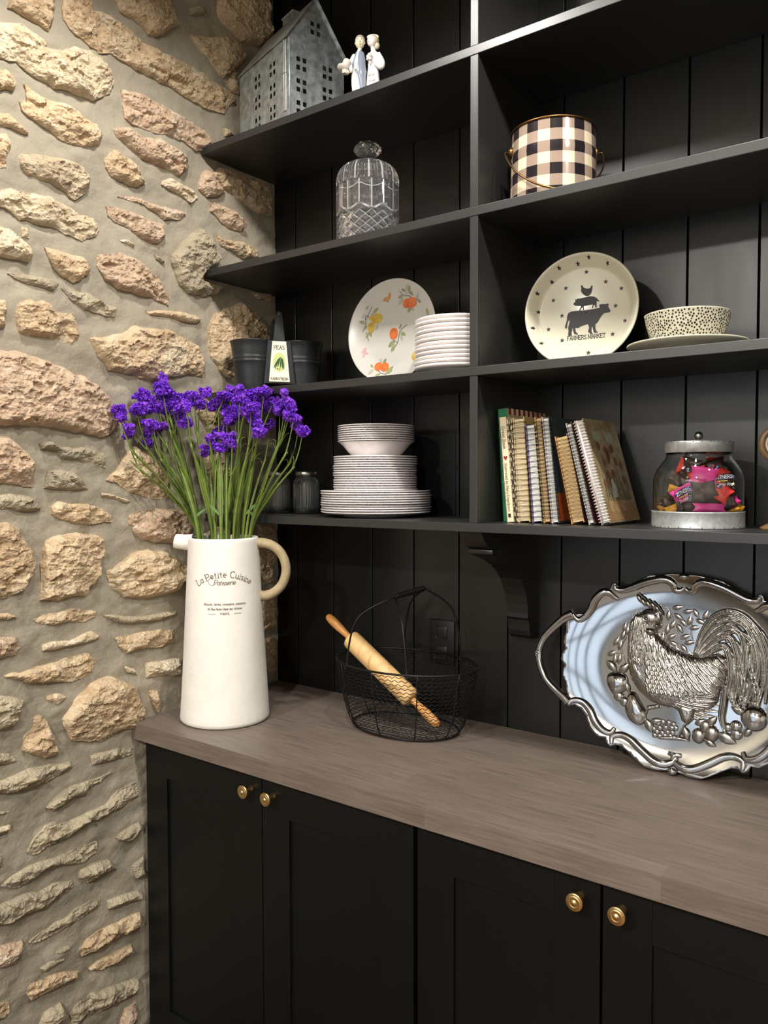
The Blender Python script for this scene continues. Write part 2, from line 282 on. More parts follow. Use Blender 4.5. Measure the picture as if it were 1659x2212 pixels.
STONES = [
("T","-819,1636 -787,1702 -704,1742 -707,1676 -716,1653 -721,1628 -740,1631 -760,1633 -788,1636"),
("W","-884,1573 -816,1605 -793,1613 -777,1607 -740,1602 -732,1589 -707,1592 -658,1618 -613,1627 -585,1623 -561,1603 -550,1583 -567,1548 -586,1534 -610,1513 -647,1514 -708,1506 -763,1512 -802,1526 -886,1513"),
("T","-691,1748 -628,1778 -602,1730 -554,1730 -505,1724 -459,1708 -406,1709 -350,1715 -292,1711 -231,1707 -174,1696 -148,1692 -155,1670 -181,1655 -201,1629 -251,1621 -305,1624 -379,1632 -444,1633 -496,1638 -541,1640 -561,1647 -594,1629 -622,1643 -658,1648 -684,1668"),
("T","-577,1803 -408,1884 -376,1845 -360,1821 -351,1807 -388,1773 -421,1742 -453,1736 -494,1752 -534,1759"),
("G","-313,1865 -283,1887 -259,1880 -272,1863 -307,1851"),
("T","-228,1908 -202,1984 -31,2067 -25,1967 -22,1919 -43,1880 -72,1863 -133,1851 -178,1865 -216,1881"),
("T","-320,1794 -260,1816 -204,1844 -153,1848 -126,1830 -120,1809 -147,1774 -180,1746 -206,1722 -249,1742 -291,1761"),
("T","-199,1720 -154,1766 -141,1694 -174,1699"),
("T","-886,1483 -822,1503 -807,1494 -801,1474 -811,1459 -827,1459 -887,1441"),
("T","-783,1487 -763,1478 -726,1476 -679,1478 -643,1467 -602,1458 -590,1441 -598,1414 -617,1398 -645,1395 -676,1393 -702,1394 -723,1408 -764,1417 -792,1429 -796,1443 -780,1456"),
("P","-530,1570 -507,1577 -461,1581 -419,1578 -380,1570 -335,1568 -294,1564 -252,1551 -236,1537 -264,1509 -298,1494 -336,1505 -381,1507 -436,1498 -499,1498 -524,1506 -531,1532"),
("P","-559,1462 -519,1484 -489,1475 -458,1477 -420,1488 -382,1485 -348,1478 -331,1461 -334,1437 -357,1412 -388,1414 -437,1419 -479,1419 -500,1425 -540,1446"),
("T","-555,1420 -540,1412 -510,1405 -490,1390 -467,1362 -491,1347 -522,1342 -566,1350 -582,1366 -580,1387"),
("T","-888,1396 -820,1408 -797,1398 -775,1379 -790,1376 -817,1381 -889,1366"),
("T","-889,1348 -829,1364 -818,1353 -816,1335 -828,1313 -827,1291 -891,1266"),
("D","-804,1322 -794,1331 -766,1338 -711,1350 -681,1350 -650,1349 -627,1336 -623,1313 -637,1289 -663,1266 -687,1279 -721,1285 -751,1288 -783,1289 -799,1304"),
("W","-413,1385 -394,1397 -360,1396 -320,1391 -296,1375 -318,1353 -349,1361 -394,1370 -416,1373"),
("W","-892,1217 -831,1245 -804,1251 -768,1252 -726,1256 -687,1247 -652,1237 -611,1235 -602,1217 -611,1194 -649,1177 -684,1183 -719,1188 -761,1185 -797,1187 -832,1204 -892,1199"),
("P","-547,1308 -497,1320 -455,1318 -412,1319 -367,1322 -336,1321 -362,1299 -407,1285 -428,1299 -466,1307 -517,1308"),
("P","-579,1272 -543,1278 -507,1281 -461,1275 -412,1272 -407,1243 -435,1216 -477,1222 -513,1234 -558,1244 -575,1257"),
("P","-287,1438 -265,1456 -241,1452 -216,1426 -197,1412 -229,1396 -266,1384 -290,1400"),
("T","-247,1454 -202,1482 -137,1487 -83,1484 -26,1485 -16,1443 -16,1397 -70,1388 -118,1400 -165,1412 -210,1423"),
("P","-254,1371 -223,1379 -185,1373 -139,1365 -119,1351 -139,1321 -185,1320 -223,1334 -251,1350"),
("T","-230,1290 -199,1283 -153,1291 -112,1293 -71,1283 -71,1263 -127,1246 -180,1258 -218,1264"),
("G","-322,1268 -286,1293 -261,1282 -243,1253 -225,1220 -238,1198 -281,1175 -288,1155 -207,1152 -232,1128 -276,1111 -330,1115 -361,1132 -375,1160 -386,1199 -363,1231"),
("W","-893,1161 -825,1162 -798,1146 -774,1128 -769,1114 -779,1099 -811,1098 -895,1094"),
("W","-798,1172 -782,1172 -778,1151 -794,1150"),
("T","-743,1139 -716,1142 -676,1139 -645,1138 -627,1117 -632,1096 -669,1076 -695,1083 -721,1101"),
("P","-603,1151 -544,1172 -499,1169 -468,1154 -431,1136 -399,1098 -396,1071 -443,1076 -495,1080 -546,1083 -585,1097 -608,1125"),
("G","-828,1064 -792,1069 -763,1069 -730,1072 -708,1065 -722,1046 -747,1046 -784,1050 -812,1056"),
("G","-704,1058 -669,1056 -628,1056 -591,1042 -552,1036 -562,1013 -596,1012 -643,1016 -678,1034"),
("T","-473,1040 -427,1050 -365,1058 -319,1057 -289,1050 -307,1035 -354,1033 -416,1036 -459,1034"),
("T","-809,1004 -781,1016 -752,1019 -735,1013 -718,1000 -679,1002 -666,984 -653,950 -658,921 -698,928 -741,937 -782,932 -810,939 -814,973"),
("T","-897,1003 -837,1003 -835,973 -840,946 -898,928"),
("T","-630,949 -587,963 -538,979 -497,1002 -455,1000 -400,1003 -343,989 -302,976 -284,940 -285,893 -339,893 -402,877 -457,867 -519,878 -579,881 -616,918"),
("T","-262,1033 -239,1070 -194,1101 -148,1119 -87,1099 -45,1076 -31,1027 -32,945 -82,899 -124,875 -178,894 -229,918 -260,953"),
("G","-438,1191 -408,1180 -414,1170 -433,1179"),
("W","-544,1202 -524,1209 -499,1202 -504,1196 -534,1198"),
("T","-201,1591 -182,1593 -162,1586 -195,1570"),
("P","-107,1156 -22,1166 -26,1140 -73,1142"),
("P","-899,893 -795,897 -738,884 -690,868 -645,856 -613,839 -580,804 -552,746 -577,730 -601,717 -657,724 -728,733 -795,736 -903,726"),
("P","-903,711 -835,705 -808,691 -784,668 -774,641 -779,618 -779,598 -809,600 -837,601 -905,605"),
("G","-765,698 -737,703 -724,694 -694,689 -658,692 -621,685 -592,671 -595,643 -626,649 -663,655 -703,662 -720,678 -759,683"),
("G","-745,634 -712,636 -681,632 -659,618 -639,589 -678,589 -718,592 -754,594"),
("T","-533,678 -507,696 -470,684 -439,654 -406,618 -395,582 -407,563 -462,565 -524,583 -559,605 -593,612 -564,635"),
("G","-906,575 -838,582 -802,579 -777,571 -761,547 -799,542 -827,549 -907,555"),
("T","-736,550 -718,562 -683,557 -642,556 -604,542 -580,524 -576,511 -610,509 -643,506 -675,507 -706,521 -736,534"),
("W","-608,582 -579,578 -545,568 -522,561 -535,555 -565,567 -604,574"),
("P","-530,527 -504,533 -451,538 -396,536 -338,520 -321,486 -351,446 -420,446 -485,459 -511,478 -528,505"),
("T","-907,526 -843,521 -819,506 -800,478 -784,450 -780,422 -789,392 -806,370 -831,357 -911,354"),
("T","-752,477 -720,485 -675,487 -624,482 -601,472 -599,440 -611,412 -614,382 -631,363 -645,356 -655,332 -687,338 -731,335 -772,342 -765,385 -761,436"),
("T","-597,394 -563,403 -522,426 -474,434 -420,428 -381,406 -352,381 -356,348 -382,318 -433,310 -482,309 -549,320 -588,354"),
("T","-785,297 -762,305 -727,311 -692,310 -651,305 -623,295 -628,283 -665,275 -702,281 -737,278 -771,287"),
("T","-912,328 -843,320 -824,310 -843,305 -912,318"),
("G","-609,286 -560,278 -509,266 -466,265 -428,267 -386,265 -389,254 -439,248 -493,249 -560,258 -590,271"),
("W","-767,238 -733,241 -694,234 -661,246 -638,251 -619,235 -629,224 -662,223 -694,222 -738,221 -764,224"),
("T","-576,222 -530,221 -483,227 -429,223 -395,214 -396,186 -441,177 -484,182 -541,179 -561,200"),
("P","-913,277 -828,264 -815,242 -829,225 -914,225"),
("T","-862,185 -822,185 -789,189 -747,191 -694,197 -648,196 -632,178 -640,146 -691,139 -739,145 -786,150 -830,167"),
("W","-552,148 -521,136 -509,118 -537,128"),
("W","-482,141 -425,140 -379,136 -368,92 -425,99 -482,106"),
("T","-636,128 -597,135 -553,111 -517,86 -497,41 -484,5 -524,-15 -565,-13 -614,-22 -652,-21 -698,0 -721,55 -687,93"),
("G","-915,151 -847,136 -813,121 -818,90 -841,69 -917,61"),
("T","-759,117 -731,119 -707,105 -732,88 -757,108"),
("T","-478,75 -448,62 -440,28 -446,5 -470,44"),
("T","-87,486 -15,477 -14,367 -24,294 -82,331"),
("T","-82,269 -20,273 -18,167 -83,166"),
("T","-77,134 -20,135 -19,18 -78,40"),
("T","-534,893 -483,886 -418,901 -356,894 -413,873 -489,868"),
("T","-310,843 -255,862 -211,832 -205,774 -238,715 -275,756 -305,797"),
("T","-288,666 -238,691 -200,657 -194,608 -239,608 -277,628"),
("P","-246,589 -148,593 -121,558 -149,533 -227,540"),
("P","-303,457 -215,496 -136,488 -101,445 -123,376 -217,374 -280,398"),
("T","-317,340 -230,345 -138,316 -125,249 -218,236 -300,266"),
("G","-331,232 -219,211 -125,203 -132,163 -245,171 -325,198"),
("T","-326,160 -245,156 -133,123 -127,55 -234,61 -321,97"),
("T","-790,76 -775,74 -763,63 -751,40 -738,1 -730,-18 -735,-25 -765,-24 -794,-8 -814,5 -813,36 -792,55"),
("G","-918,34 -850,7 -830,-10 -854,-15 -919,4"),
("G","-920,-45 -851,-47 -819,-37 -782,-40 -744,-47 -700,-51 -695,-65 -740,-76 -779,-85 -828,-81 -920,-67"),
("G","-649,-53 -616,-54 -572,-55 -527,-65 -529,-80 -568,-82 -607,-80 -643,-76"),
("G","-759,-143 -732,-123 -701,-113 -664,-112 -627,-115 -593,-108 -617,-122 -651,-128 -656,-140 -692,-140 -719,-148 -746,-154"),
("G","-811,-229 -793,-204 -764,-186 -742,-186 -702,-195 -657,-190 -609,-185 -574,-161 -518,-157 -510,-195 -549,-204 -600,-214 -657,-211 -712,-229 -756,-234 -794,-239"),
("G","-581,-277 -550,-266 -514,-261 -501,-279 -520,-295 -551,-301 -576,-287"),
("G","-921,-97 -849,-121 -868,-122"),
("W","-922,-145 -849,-152 -849,-164 -922,-160"),
("G","-923,-181 -866,-216 -871,-237 -924,-228"),
("G","-872,-280 -840,-265 -799,-262 -761,-264 -722,-267 -681,-266 -634,-270 -635,-292 -673,-307 -713,-295 -757,-282 -800,-297 -840,-300"),
("G","-682,-320 -640,-320 -602,-326 -577,-357 -622,-357 -660,-359 -683,-341"),
("G","-926,-314 -849,-324 -817,-322 -784,-332 -745,-324 -701,-338 -696,-352 -728,-364 -767,-372 -818,-370 -858,-371 -926,-348"),
("G","-532,-371 -500,-356 -498,-407 -522,-406"),
("G","-811,-437 -781,-426 -742,-420 -698,-414 -656,-407 -627,-415 -633,-430 -680,-439 -725,-444 -769,-444 -803,-445"),
("G","-606,-429 -574,-429 -522,-438 -501,-451 -512,-464 -564,-456 -604,-449"),
("T","-686,-513 -662,-498 -629,-492 -595,-491 -549,-493 -513,-496 -508,-534 -555,-540 -605,-530 -644,-537 -681,-532"),
("P","-928,-404 -851,-418 -827,-425 -827,-453 -848,-470 -928,-446"),
("G","-752,-489 -726,-487 -704,-492 -717,-502 -744,-497"),
("G","-791,-507 -761,-501 -713,-516 -749,-520 -779,-521"),
("T","-659,-577 -616,-568 -576,-570 -540,-569 -535,-590 -586,-596 -626,-594"),
("T","-821,-552 -813,-532 -779,-533 -727,-547 -687,-567 -701,-577 -737,-576 -771,-574 -809,-574"),
("G","-711,-656 -688,-639 -646,-640 -587,-653 -526,-666 -524,-699 -578,-698 -628,-693 -675,-689 -708,-713"),
("T","-930,-514 -862,-550 -856,-569 -874,-579 -931,-551"),
("P","-585,-783 -569,-725 -527,-716 -523,-818"),
("G","-807,-657 -777,-620 -737,-617 -724,-641 -752,-688")]
TRAY_HALF = "-4,414 -22,414 -49,411 -76,403 -58,411 -83,403 -107,388 -123,379 -135,376 -144,380 -148,385 -156,381 -157,372 -169,370 -184,364 -198,351 -204,337 -211,319 -221,310 -232,308 -241,309 -247,313 -251,305 -256,286 -256,262 -260,251 -259,241 -255,227 -263,214 -263,202 -254,190 -258,176 -256,162 -249,153 -249,153 -242,124 -242,107 -236,100 -224,106 -209,99 -196,85 -189,71 -178,56 -163,46 -148,46 -145,37 -135,30 -125,36 -112,35 -94,24 -74,11 -57,2 -32,1 -21,3 -7,6 2,3 8,1"
TRAY_SCROLLS = ["-1,390 -8,384 -20,385 -25,398 -44,405 -80,396 -111,382 -131,374 -148,374 -152,382",
"-143,353 -153,357 -164,365 -179,364 -195,346 -204,325 -220,303 -235,297 -246,309",
"-241,102 -231,113 -210,111 -192,96 -179,75 -161,59 -142,55 -134,67",
"-136,32 -136,48 -118,54 -97,48 -72,31 -43,14 -20,11 -2,19 1,31 -14,35"]
TRAY_HANDLE = "-240,306 -260,296 -283,275 -304,251 -315,229 -319,207 -312,180 -297,153 -272,132 -250,118 -238,108"
RELIEF = {"HEAD":"-93,309 -91,325 -78,335 -59,334 -46,322 -46,306 -57,295 -75,291 -88,298",
"BODY":"-81,330 -101,321 -114,301 -116,269 -116,237 -112,206 -104,179 -84,155 -59,139 -32,133 -5,132 14,132 43,133 65,143 78,158 81,180 90,197 94,227 95,249 73,257 44,250 22,246 -1,251 -24,259 -44,273 -55,284 -49,298 -43,316 -48,334 -64,338",
"COMB":"-94,365 -77,360 -70,353 -63,354 -60,346 -53,346 -50,337 -45,334 -46,324 -59,325 -75,332 -89,340",
"WATTLE":"-79,295 -61,297 -53,290 -54,279 -66,274 -76,281",
"BEAK":"-58,309 -43,300 -55,291",
"PEAR":"-106,151 -92,152 -81,138 -68,118 -64,100 -75,86 -91,86 -106,98 -114,119 -111,135",
"APPLE":"-155,184 -135,191 -114,186 -108,167 -116,150 -136,139 -149,149 -158,167",
"THIGH":"-5,140 13,145 34,139 32,115 21,102 8,109",
"SHANK":"21,107 15,108 -1,73 6,73",
"FOOT":"-35,70 -5,78 28,75 27,70 -1,67 -35,63",
"LEG":"-39,137 -39,127 -62,119 -65,107 -69,114 -66,128"}
COMBL = "-92,356,9 -83,349,9 -72,345,9 -62,343,8 -53,337,7 -47,329,6"
TAILS = ["29,252 38,291 58,327 86,343 114,340 140,320 158,293 168,258 169,223 167,172",
"33,252 46,288 66,316 94,330 119,322 137,298 149,263 151,217 144,165",
"35,250 53,285 77,306 98,312 117,296 125,264 127,224 120,161",
"37,249 57,274 78,291 96,290 108,265 113,229 112,185 108,155",
"41,247 62,263 83,273 94,256 100,220 98,183 110,156",
"90,193 89,160 87,130 95,104",
"135,283 135,240 149,198 154,161",
"116,237 125,202 123,176 130,157",
"98,309 134,291 146,248 143,205 135,167"]
LEAVES = "-125,290,75 -142,256,60 -128,272,70 -150,229,30 -143,217,80 -133,249,75 -119,283,80 -153,202,-40 -124,202,50 -133,219,80 -113,165,-60 -32,325,85 -14,343,15 -11,324,-30 8,337,15 25,334,-55 44,332,65 -23,305,60 0,312,-40 12,318,75 23,304,15 35,318,-20 -42,276,80 -24,280,35 -19,266,-20 5,283,30 14,272,20 -7,299,-55 4,258,-50 -33,294,80"
BIGLEAVES = "-58,87,-60,16 -45,99,20,13 -76,94,40,13 19,84,-70,15 46,113,30,13 68,119,50,14 99,90,-20,20 68,75,-25,13 117,149,160,15 147,165,40,16 138,110,55,12 -113,162,-55,15 -148,201,-45,16 -121,200,50,15"
BALLS = "-128,139,12,c -115,129,11,c 148,138,26,a 115,117,12,c 117,102,12,c 99,112,9,c 44,85,14,s 69,94,15,s 56,106,12,s -40,96,6,g -30,100,6,g -18,101,6,g -8,99,6,g -36,87,6,g -24,90,6,g -11,91,6,g -3,92,6,g -41,78,6,g -30,78,6,g -19,81,6,g -9,82,6,g -48,83,6,g -45,70,6,g -35,70,6,g -24,73,6,g -13,74,6,g"
STEMS = ["-120,268 -130,243 -118,209","-159,228 -125,228 -112,206","-44,340 -32,337 -19,307 -8,285 6,275","23,270 16,296 18,323","-39,258 -27,283","-39,256 -28,264 -9,268"]
BLOSSOMS = "45,-582,774 45,-571,757 45,-561,726 45,-513,811 45,-531,781 45,-490,799 45,-447,863 45,-449,850 77,-476,831 45,-456,819 74,-506,750 52,-466,741 45,-488,724 45,-490,702 45,-412,818 45,-409,776 120,-446,754 134,-449,791 98,-395,825 162,-412,823 97,-378,801 175,-367,816 154,-365,799 141,-312,839 205,-326,834 235,-368,803 241,-356,788 187,-340,767 173,-353,760 218,-300,826 257,-306,829 231,-290,797 241,-322,766 204,-312,824 236,-269,788 252,-345,782 303,-277,794 200,-335,786 219,-292,810 326,-279,792 57,-434,796 45,-440,784 71,-372,813 244,-326,746 257,-271,813 325,-287,807 283,-275,779 337,-282,767 287,-210,744 335,-248,728 133,-339,740 159,-383,718 138,-326,705 171,-377,693 202,-363,711 135,-379,678 154,-324,685 232,-260,750 166,-347,783 276,-344,725 83,-407,816 62,-477,793 45,-509,785"
ANIMALS = {"cow":"-383,-250 -390,-300 -363,-328 -344,-305 -340,-237 -317,-155 -292,-140 -298,-207 -321,-307 -311,-376 -317,-460 -308,-486 -236,-492 -241,-416 -219,-300 -208,-385 -181,-455 -95,-480 -105,-454 -148,-407 -167,-321 -99,-331 -41,-299 109,-263 136,-350 113,-431 164,-478 223,-491 188,-438 186,-354 202,-322 220,-391 239,-459 297,-473 330,-454 288,-431 269,-362 267,-279 308,-257 339,-202 387,-124 451,-64 516,-62 565,-59 581,-27 547,26 529,61 536,126 503,133 479,124 380,135 331,119 349,80 341,56 250,49 51,36 -152,45 -254,42 -322,16 -351,-49 -352,-134",
"pig":"-229,201 -191,231 -175,263 -190,307 -150,285 -139,314 -117,302 26,316 143,328 227,310 286,270 312,234 345,205 321,191 287,212 281,154 283,70 258,73 240,133 223,127 200,62 180,68 206,137 165,141 65,135 6,125 17,40 -3,45 -15,110 -51,80 -67,43 -88,51 -53,123 -53,140 -121,147 -180,157",
"hen":"-68,580 -40,590 -5,530 72,496 138,505 154,553 184,553 185,508 171,417 142,362 93,334 42,348 -26,398 -62,461 -55,511"}
STARS_IN = "45,861 462,600 -393,562 -664,325 791,420 680,65 -463,-30 -754,-301 885,-269 634,-528 -443,-568 134,-882"
STARS_RIM = "143,1101 -118,1030 -503,963 -693,720 -975,468 -983,95 -1050,-285 -861,-627 529,938"
FARM_TEXT = "-336,-590 489,-568 -337,-543"
FRUIT = {'O': '488,655,202,132 565,656,129,121 23,-54,133,147 -383,-842,122,113 -194,-868,129,117 371,658,118,122', 'Y': '-493,383,159,132 -661,176,111,132 710,-658,133,127 853,-443,96,109 -630,399,111,68', 'L': '-883,484,78,50 -781,677,68,45 -543,592,104,40 -622,511,91,20 -917,317,104,-20 -842,195,78,60 -496,158,78,60 -682,19,104,-70 -776,-16,91,60 211,745,117,60 194,847,78,20 305,976,78,-30 395,1008,117,70 474,975,104,80 516,882,91,-50 712,790,91,70 756,654,78,-40 468,504,104,60 545,505,91,-50 213,103,78,70 299,-82,104,-30 251,-165,104,-70 -20,-294,130,40 25,-409,117,60 85,-259,78,-10 -31,-937,117,40 -54,-1002,104,20 -322,-713,91,-60 -214,-722,91,60 -575,-815,65,-40 -568,-962,104,40 -360,-1057,78,20 739,-432,91,50 745,-867,104,30 886,-922,104,60 1008,352,104,-70 1063,238,104,-30', 'B': '-257,838,91,30 -139,890,104,70 -201,786,57,-40', 'R': '-842,-396,104,50 -769,-471,65,-10 -837,-510,78,70', 'S': ['-644,695 -746,525 -836,377 -813,488 -671,392', '-920,90 -830,239 -835,354', '175,971 298,855 455,824 560,755 767,685', '375,878 358,969', '407,126 230,13 183,-114 152,-288 77,-392', '-393,-931 -281,-1018 -118,-1064', '824,-939 906,-794', '-729,-157 -821,57']}
# ------------------------------------------------------------------ room shell
zA, zB, zC, zD, TH, SY, XD = 1.51186, 1.18213, 0.85001, 0.51969, 0.019, 0.28091, 0.8428
FL = -0.914; CE = 2.06; DP = 0.527; TC = 0.0418
RX = 3.6
floor = tag(obj('floor', box(-0.1, RX, -4.0, 0.1, FL-0.05, FL), mat('oak_floor', (120,92,66), 0.45, noise=(3,0.2), scale=(8,1,1))), kind='structure')
ceiling = tag(obj('ceiling', box(-0.1, RX, -4.0, 0.1, CE, CE+0.05), mat('ceiling_paint', (226,222,212), 0.9)), kind='structure')
CREAM = mat('cream_wall_paint', (214,210,200), 0.85)
wall_right = tag(obj('wall_right', box(RX, RX+0.1, -4.0, 0.1, FL, CE), CREAM), kind='structure')
# far wall with a tall mullioned window, and another in the stone wall nearer the camera (seen only as reflections)
wf = join(box(-0.1, 0.05, -4.1, -4.0, FL, CE), box(1.35, RX, -4.1, -4.0, FL, CE), box(0.05, 1.35, -4.1, -4.0, FL, -0.30), box(0.05, 1.35, -4.1, -4.0, 1.30, CE))
wall_front = tag(obj('wall_front', wf, CREAM, smooth=False), kind='structure')
MUL = mat('dark_window_frame', (40,40,44), 0.5); gl = mat('window_glass', (235,240,245), 0.02, trans=1.0)
mw = join(*[box(x-0.03, x+0.03, -4.03, -3.99, -0.30, 1.30) for x in (0.07, 0.39, 0.70, 1.01, 1.33)], *[box(0.05, 1.35, -4.03, -3.99, z-0.026, z+0.026) for z in (-0.28, 0.25, 0.77, 1.28)])
window_1 = tag(obj('window_1', mw, MUL, smooth=False), kind='structure')
obj('pane', box(0.07, 1.33, -4.02, -4.015, -0.28, 1.28), gl, window_1, smooth=False)
mw = join(*[box(-0.03, 0.012, y-0.03, y+0.03, -0.26, 1.26) for y in (-3.13, -2.74, -2.36, -1.97)], *[box(-0.03, 0.012, -3.15, -1.95, z-0.02, z+0.02) for z in (-0.24, 0.25, 0.75, 1.24)])
window_2 = tag(obj('window_2', mw, MUL, smooth=False), kind='structure')
obj('pane', box(-0.02, -0.015, -3.13, -1.97, -0.24, 1.24), gl, window_2, smooth=False)
# recessed lights in the ceiling; the rear pair is added fill
LED = mat('lamp_lens', (255,244,226), 0.5)
LED.node_tree.nodes['Principled BSDF'].inputs['Emission Color'].default_value = (1, .9, .75, 1); LED.node_tree.nodes['Principled BSDF'].inputs['Emission Strength'].default_value = 8
for i, (x, y, e_) in enumerate(CANS):
    d = thing('recessed_or_fill_light', 'round white recessed ceiling light, %s' % ('left one above the stone corner','middle one of the row before the shelves','right one of the row before the shelves','left one added to wash the far wall','right one added to wash the far wall')[i], 'light', (x, y, CE))
    obj('trim_ring', lathe([(0.052,0),(0.058,-0.004),(0.075,-0.004),(0.078,0)], 32), mat('white_trim', (235,233,228), 0.5), d)
    obj('lens', lathe([(0.0005,-0.001),(0.052,-0.001)], 32), LED, d)

# ------------------------------------------------------------------ left stone wall
def build_stone(poly, seed, res=0.0036, fine=True):
    rng = np.random.RandomState(seed)
    P = np.array(poly, float); n = len(P)
    if ((P[:,0]*np.roll(P[:,1],-1)-P[:,1]*np.roll(P[:,0],-1)).sum()) < 0: P = P[::-1]
    B = []
    for i in range(n):
        a, b = P[i], P[(i+1) % n]; k = max(1, int(np.linalg.norm(b-a)/res))
        for j in range(k): B.append(a+(b-a)*j/k)
    B = np.array(B); C0 = P.mean(0)
    q = np.c_[B*55, np.full(len(B), seed*3.1)]
    B = B+np.c_[vnoise(q, 3), vnoise(q, 9)]*min(0.004, 0.06*np.ptp(P, 0).min())
    lo, hi = B.min(0), B.max(0)
    gx, gy = np.meshgrid(np.arange(lo[0], hi[0], res), np.arange(lo[1], hi[1], res)); I = np.c_[gx.ravel(), gy.ravel()]
    I = I+rng.uniform(-.3, .3, I.shape)*res
    A1 = B; B1 = np.roll(B, -1, 0)
    def dist(Q):
        d = B1-A1; L2 = (d**2).sum(1)+1e-12
        t = np.clip(((Q[:,None]-A1[None])*d[None]).sum(2)/L2, 0, 1)
        return np.sqrt((((A1[None]+t[...,None]*d[None])-Q[:,None])**2).sum(2)).min(1)
    def inside(Q):
        y1, y2 = A1[:,1], B1[:,1]; x1, x2 = A1[:,0], B1[:,0]
        c = (y1[None] > Q[:,1:2]) != (y2[None] > Q[:,1:2])
        xx = (x2-x1)[None]*(Q[:,1:2]-y1[None])/((y2-y1)[None]+1e-15)+x1[None]
        return ((c & (Q[:,0:1] < xx)).sum(1) % 2) == 1
    if len(I): I = I[inside(I)]
    if len(I): I = I[dist(I) > res*0.55]
    allp = np.r_[B, I] if len(I) else B
    r = delaunay_2d_cdt([Vector(p) for p in allp], [], [list(range(len(B)))], 1, 1e-6)
    Q = np.array([tuple(v) for v in r[0]]); F = [tuple(f) for f in r[2]]
    d = dist(Q); dm = d.max()
    H = min(0.030, 0.010+0.24*dm)*rng.uniform(0.85, 1.2)
    h = 0.006+(H-0.006)*(1-np.exp(-d/(0.10*dm+0.0025)))
    pl = None
    for k in range(3):                                        # chiselled facets
        g = rng.normal(0, 0.22, 2); c = H*rng.uniform(0.85, 1.25)
        f = c+(Q-C0)@g; pl = f if pl is None else np.minimum(pl, f)
    h = np.minimum(h, np.maximum(pl, 0.35*h)) if dm > 0.012 else h
    q3 = np.c_[Q, np.full(len(Q), seed*1.7)]
    edge = np.clip(d/(0.012), 0.15, 1)
    # bedded, slightly layered fracture
    wq = q3+0.012*np.c_[fbm(q3*14, 2, seed+31), fbm(q3*14, 2, seed+37), np.zeros(len(Q))]
    h = h+edge*min(1, dm/0.018)*(0.0060*(1-2.2*np.abs(fbm(wq*np.array([16, 30, 1.0]), 3, seed)))+0.0034*(1-2*np.abs(fbm(wq*np.array([44, 75, 1.0]), 3, seed+5)))+0.0016*fbm(q3*np.array([150, 190, 1.0]), 2, seed+9))
    # fracture steps: each small cell of the face is its own tilted plane
    for cs, am, tl in ((0.028, 0.0030, 0.17), (0.011, 0.0007, 0.12)):
        ncl = max(4, int(np.ptp(Q[:,0])*np.ptp(Q[:,1])/cs**2*1.3)); cp = np.c_[rng.uniform(lo[0], hi[0], ncl), rng.uniform(lo[1], hi[1], ncl)]
        sq = np.array([1.0, 1.8]); ci = np.argmin((((Q[:,None]-cp[None])*sq)**2).sum(2)+0.25*cs*cs*vnoise(q3*90, seed+51)[:,None], 1)
        of = rng.uniform(-am, am, ncl); gr = rng.normal(0, tl, (ncl, 2)); h = h+edge*min(1, dm/0.016)*(of[ci]+((Q-cp[ci])*gr[ci]).sum(1))
    h = np.maximum(h, 0.003)
    on = d < 1e-5
    h[on] = 0.003+0.003*rng.rand(on.sum())
    V = [(h[i], Q[i,0], Q[i,1]) for i in range(len(Q))]
    # skirt into the mortar
    e = {}
    for f in F:
        for a, b in zip(f, f[1:]+f[:1]): e[(a, b)] = e.get((a, b), 0)+1
    bd = [(a, b) for a, b in e if (b, a) not in e]; mp = {}
    for a, b in bd:
        for k in (a, b):
            if k not in mp: mp[k] = len(V); V.append((-0.012, Q[k,0], Q[k,1]))
    F = F+[(b, a, mp[a], mp[b]) for a, b in bd]
    return V, F
PO = [(t, pts(s)) for t, s in STONES]
# mortar face: a fine uneven sheet, raised a little around every stone
gy = np.arange(-1.05, 0.0001, 0.0075); gz = np.arange(-0.914, 1.9501, 0.0075); gy[-1] = 0.0
YY, ZZ = np.meshgrid(gy, gz); Q = np.c_[YY.ravel(), ZZ.ravel()]
q3 = np.c_[Q, np.zeros(len(Q))]
hx = 0.0085*fbm(q3*np.array([8, 12, 1]), 3, 2)+0.0036*fbm(q3*np.array([26, 48, 1]), 3, 7)+0.0016*fbm(q3*np.array([90, 130, 1]), 2, 11)-0.001
for t, p in PO:
    p = np.array(p); lo, hi = p.min(0)-0.05, p.max(0)+0.05
    k = np.where((Q[:,0] > lo[0]) & (Q[:,0] < hi[0]) & (Q[:,1] > lo[1]) & (Q[:,1] < hi[1]))[0]
    if not len(k): continue
    A1, B1 = p, np.roll(p, -1, 0); dd = B1-A1; tt = np.clip(((Q[k][:,None]-A1)*dd).sum(2)/(dd**2).sum(1), 0, 1)
    ds = np.sqrt((((A1+tt[...,None]*dd)-Q[k][:,None])**2).sum(2)).min(1)
    hx[k] += 0.0022*np.exp(-(ds/0.020)**2)-0.0012*np.exp(-(ds/0.004)**2)
nyy = len(gy); V = [(hx[i], Q[i,0], Q[i,1]) for i in range(len(Q))]
F = [(j*nyy+i, j*nyy+i+1, (j+1)*nyy+i+1, (j+1)*nyy+i) for j in range(len(gz)-1) for i in range(nyy-1)]
mort = (V, F)
back = box(-0.1, -0.012, -1.05, 0.03, FL, CE)
far = join(box(-0.1, 0.0, -1.95, -1.05, FL, CE), box(-0.1, 0.0, -4.0, -3.15, FL, CE), box(-0.1, 0.0, -3.15, -1.95, FL, -0.26), box(-0.1, 0.0, -3.15, -1.95, 1.26, CE))
edge = box(-0.012, 0.0, -0.0005, 0.03, FL, CE)
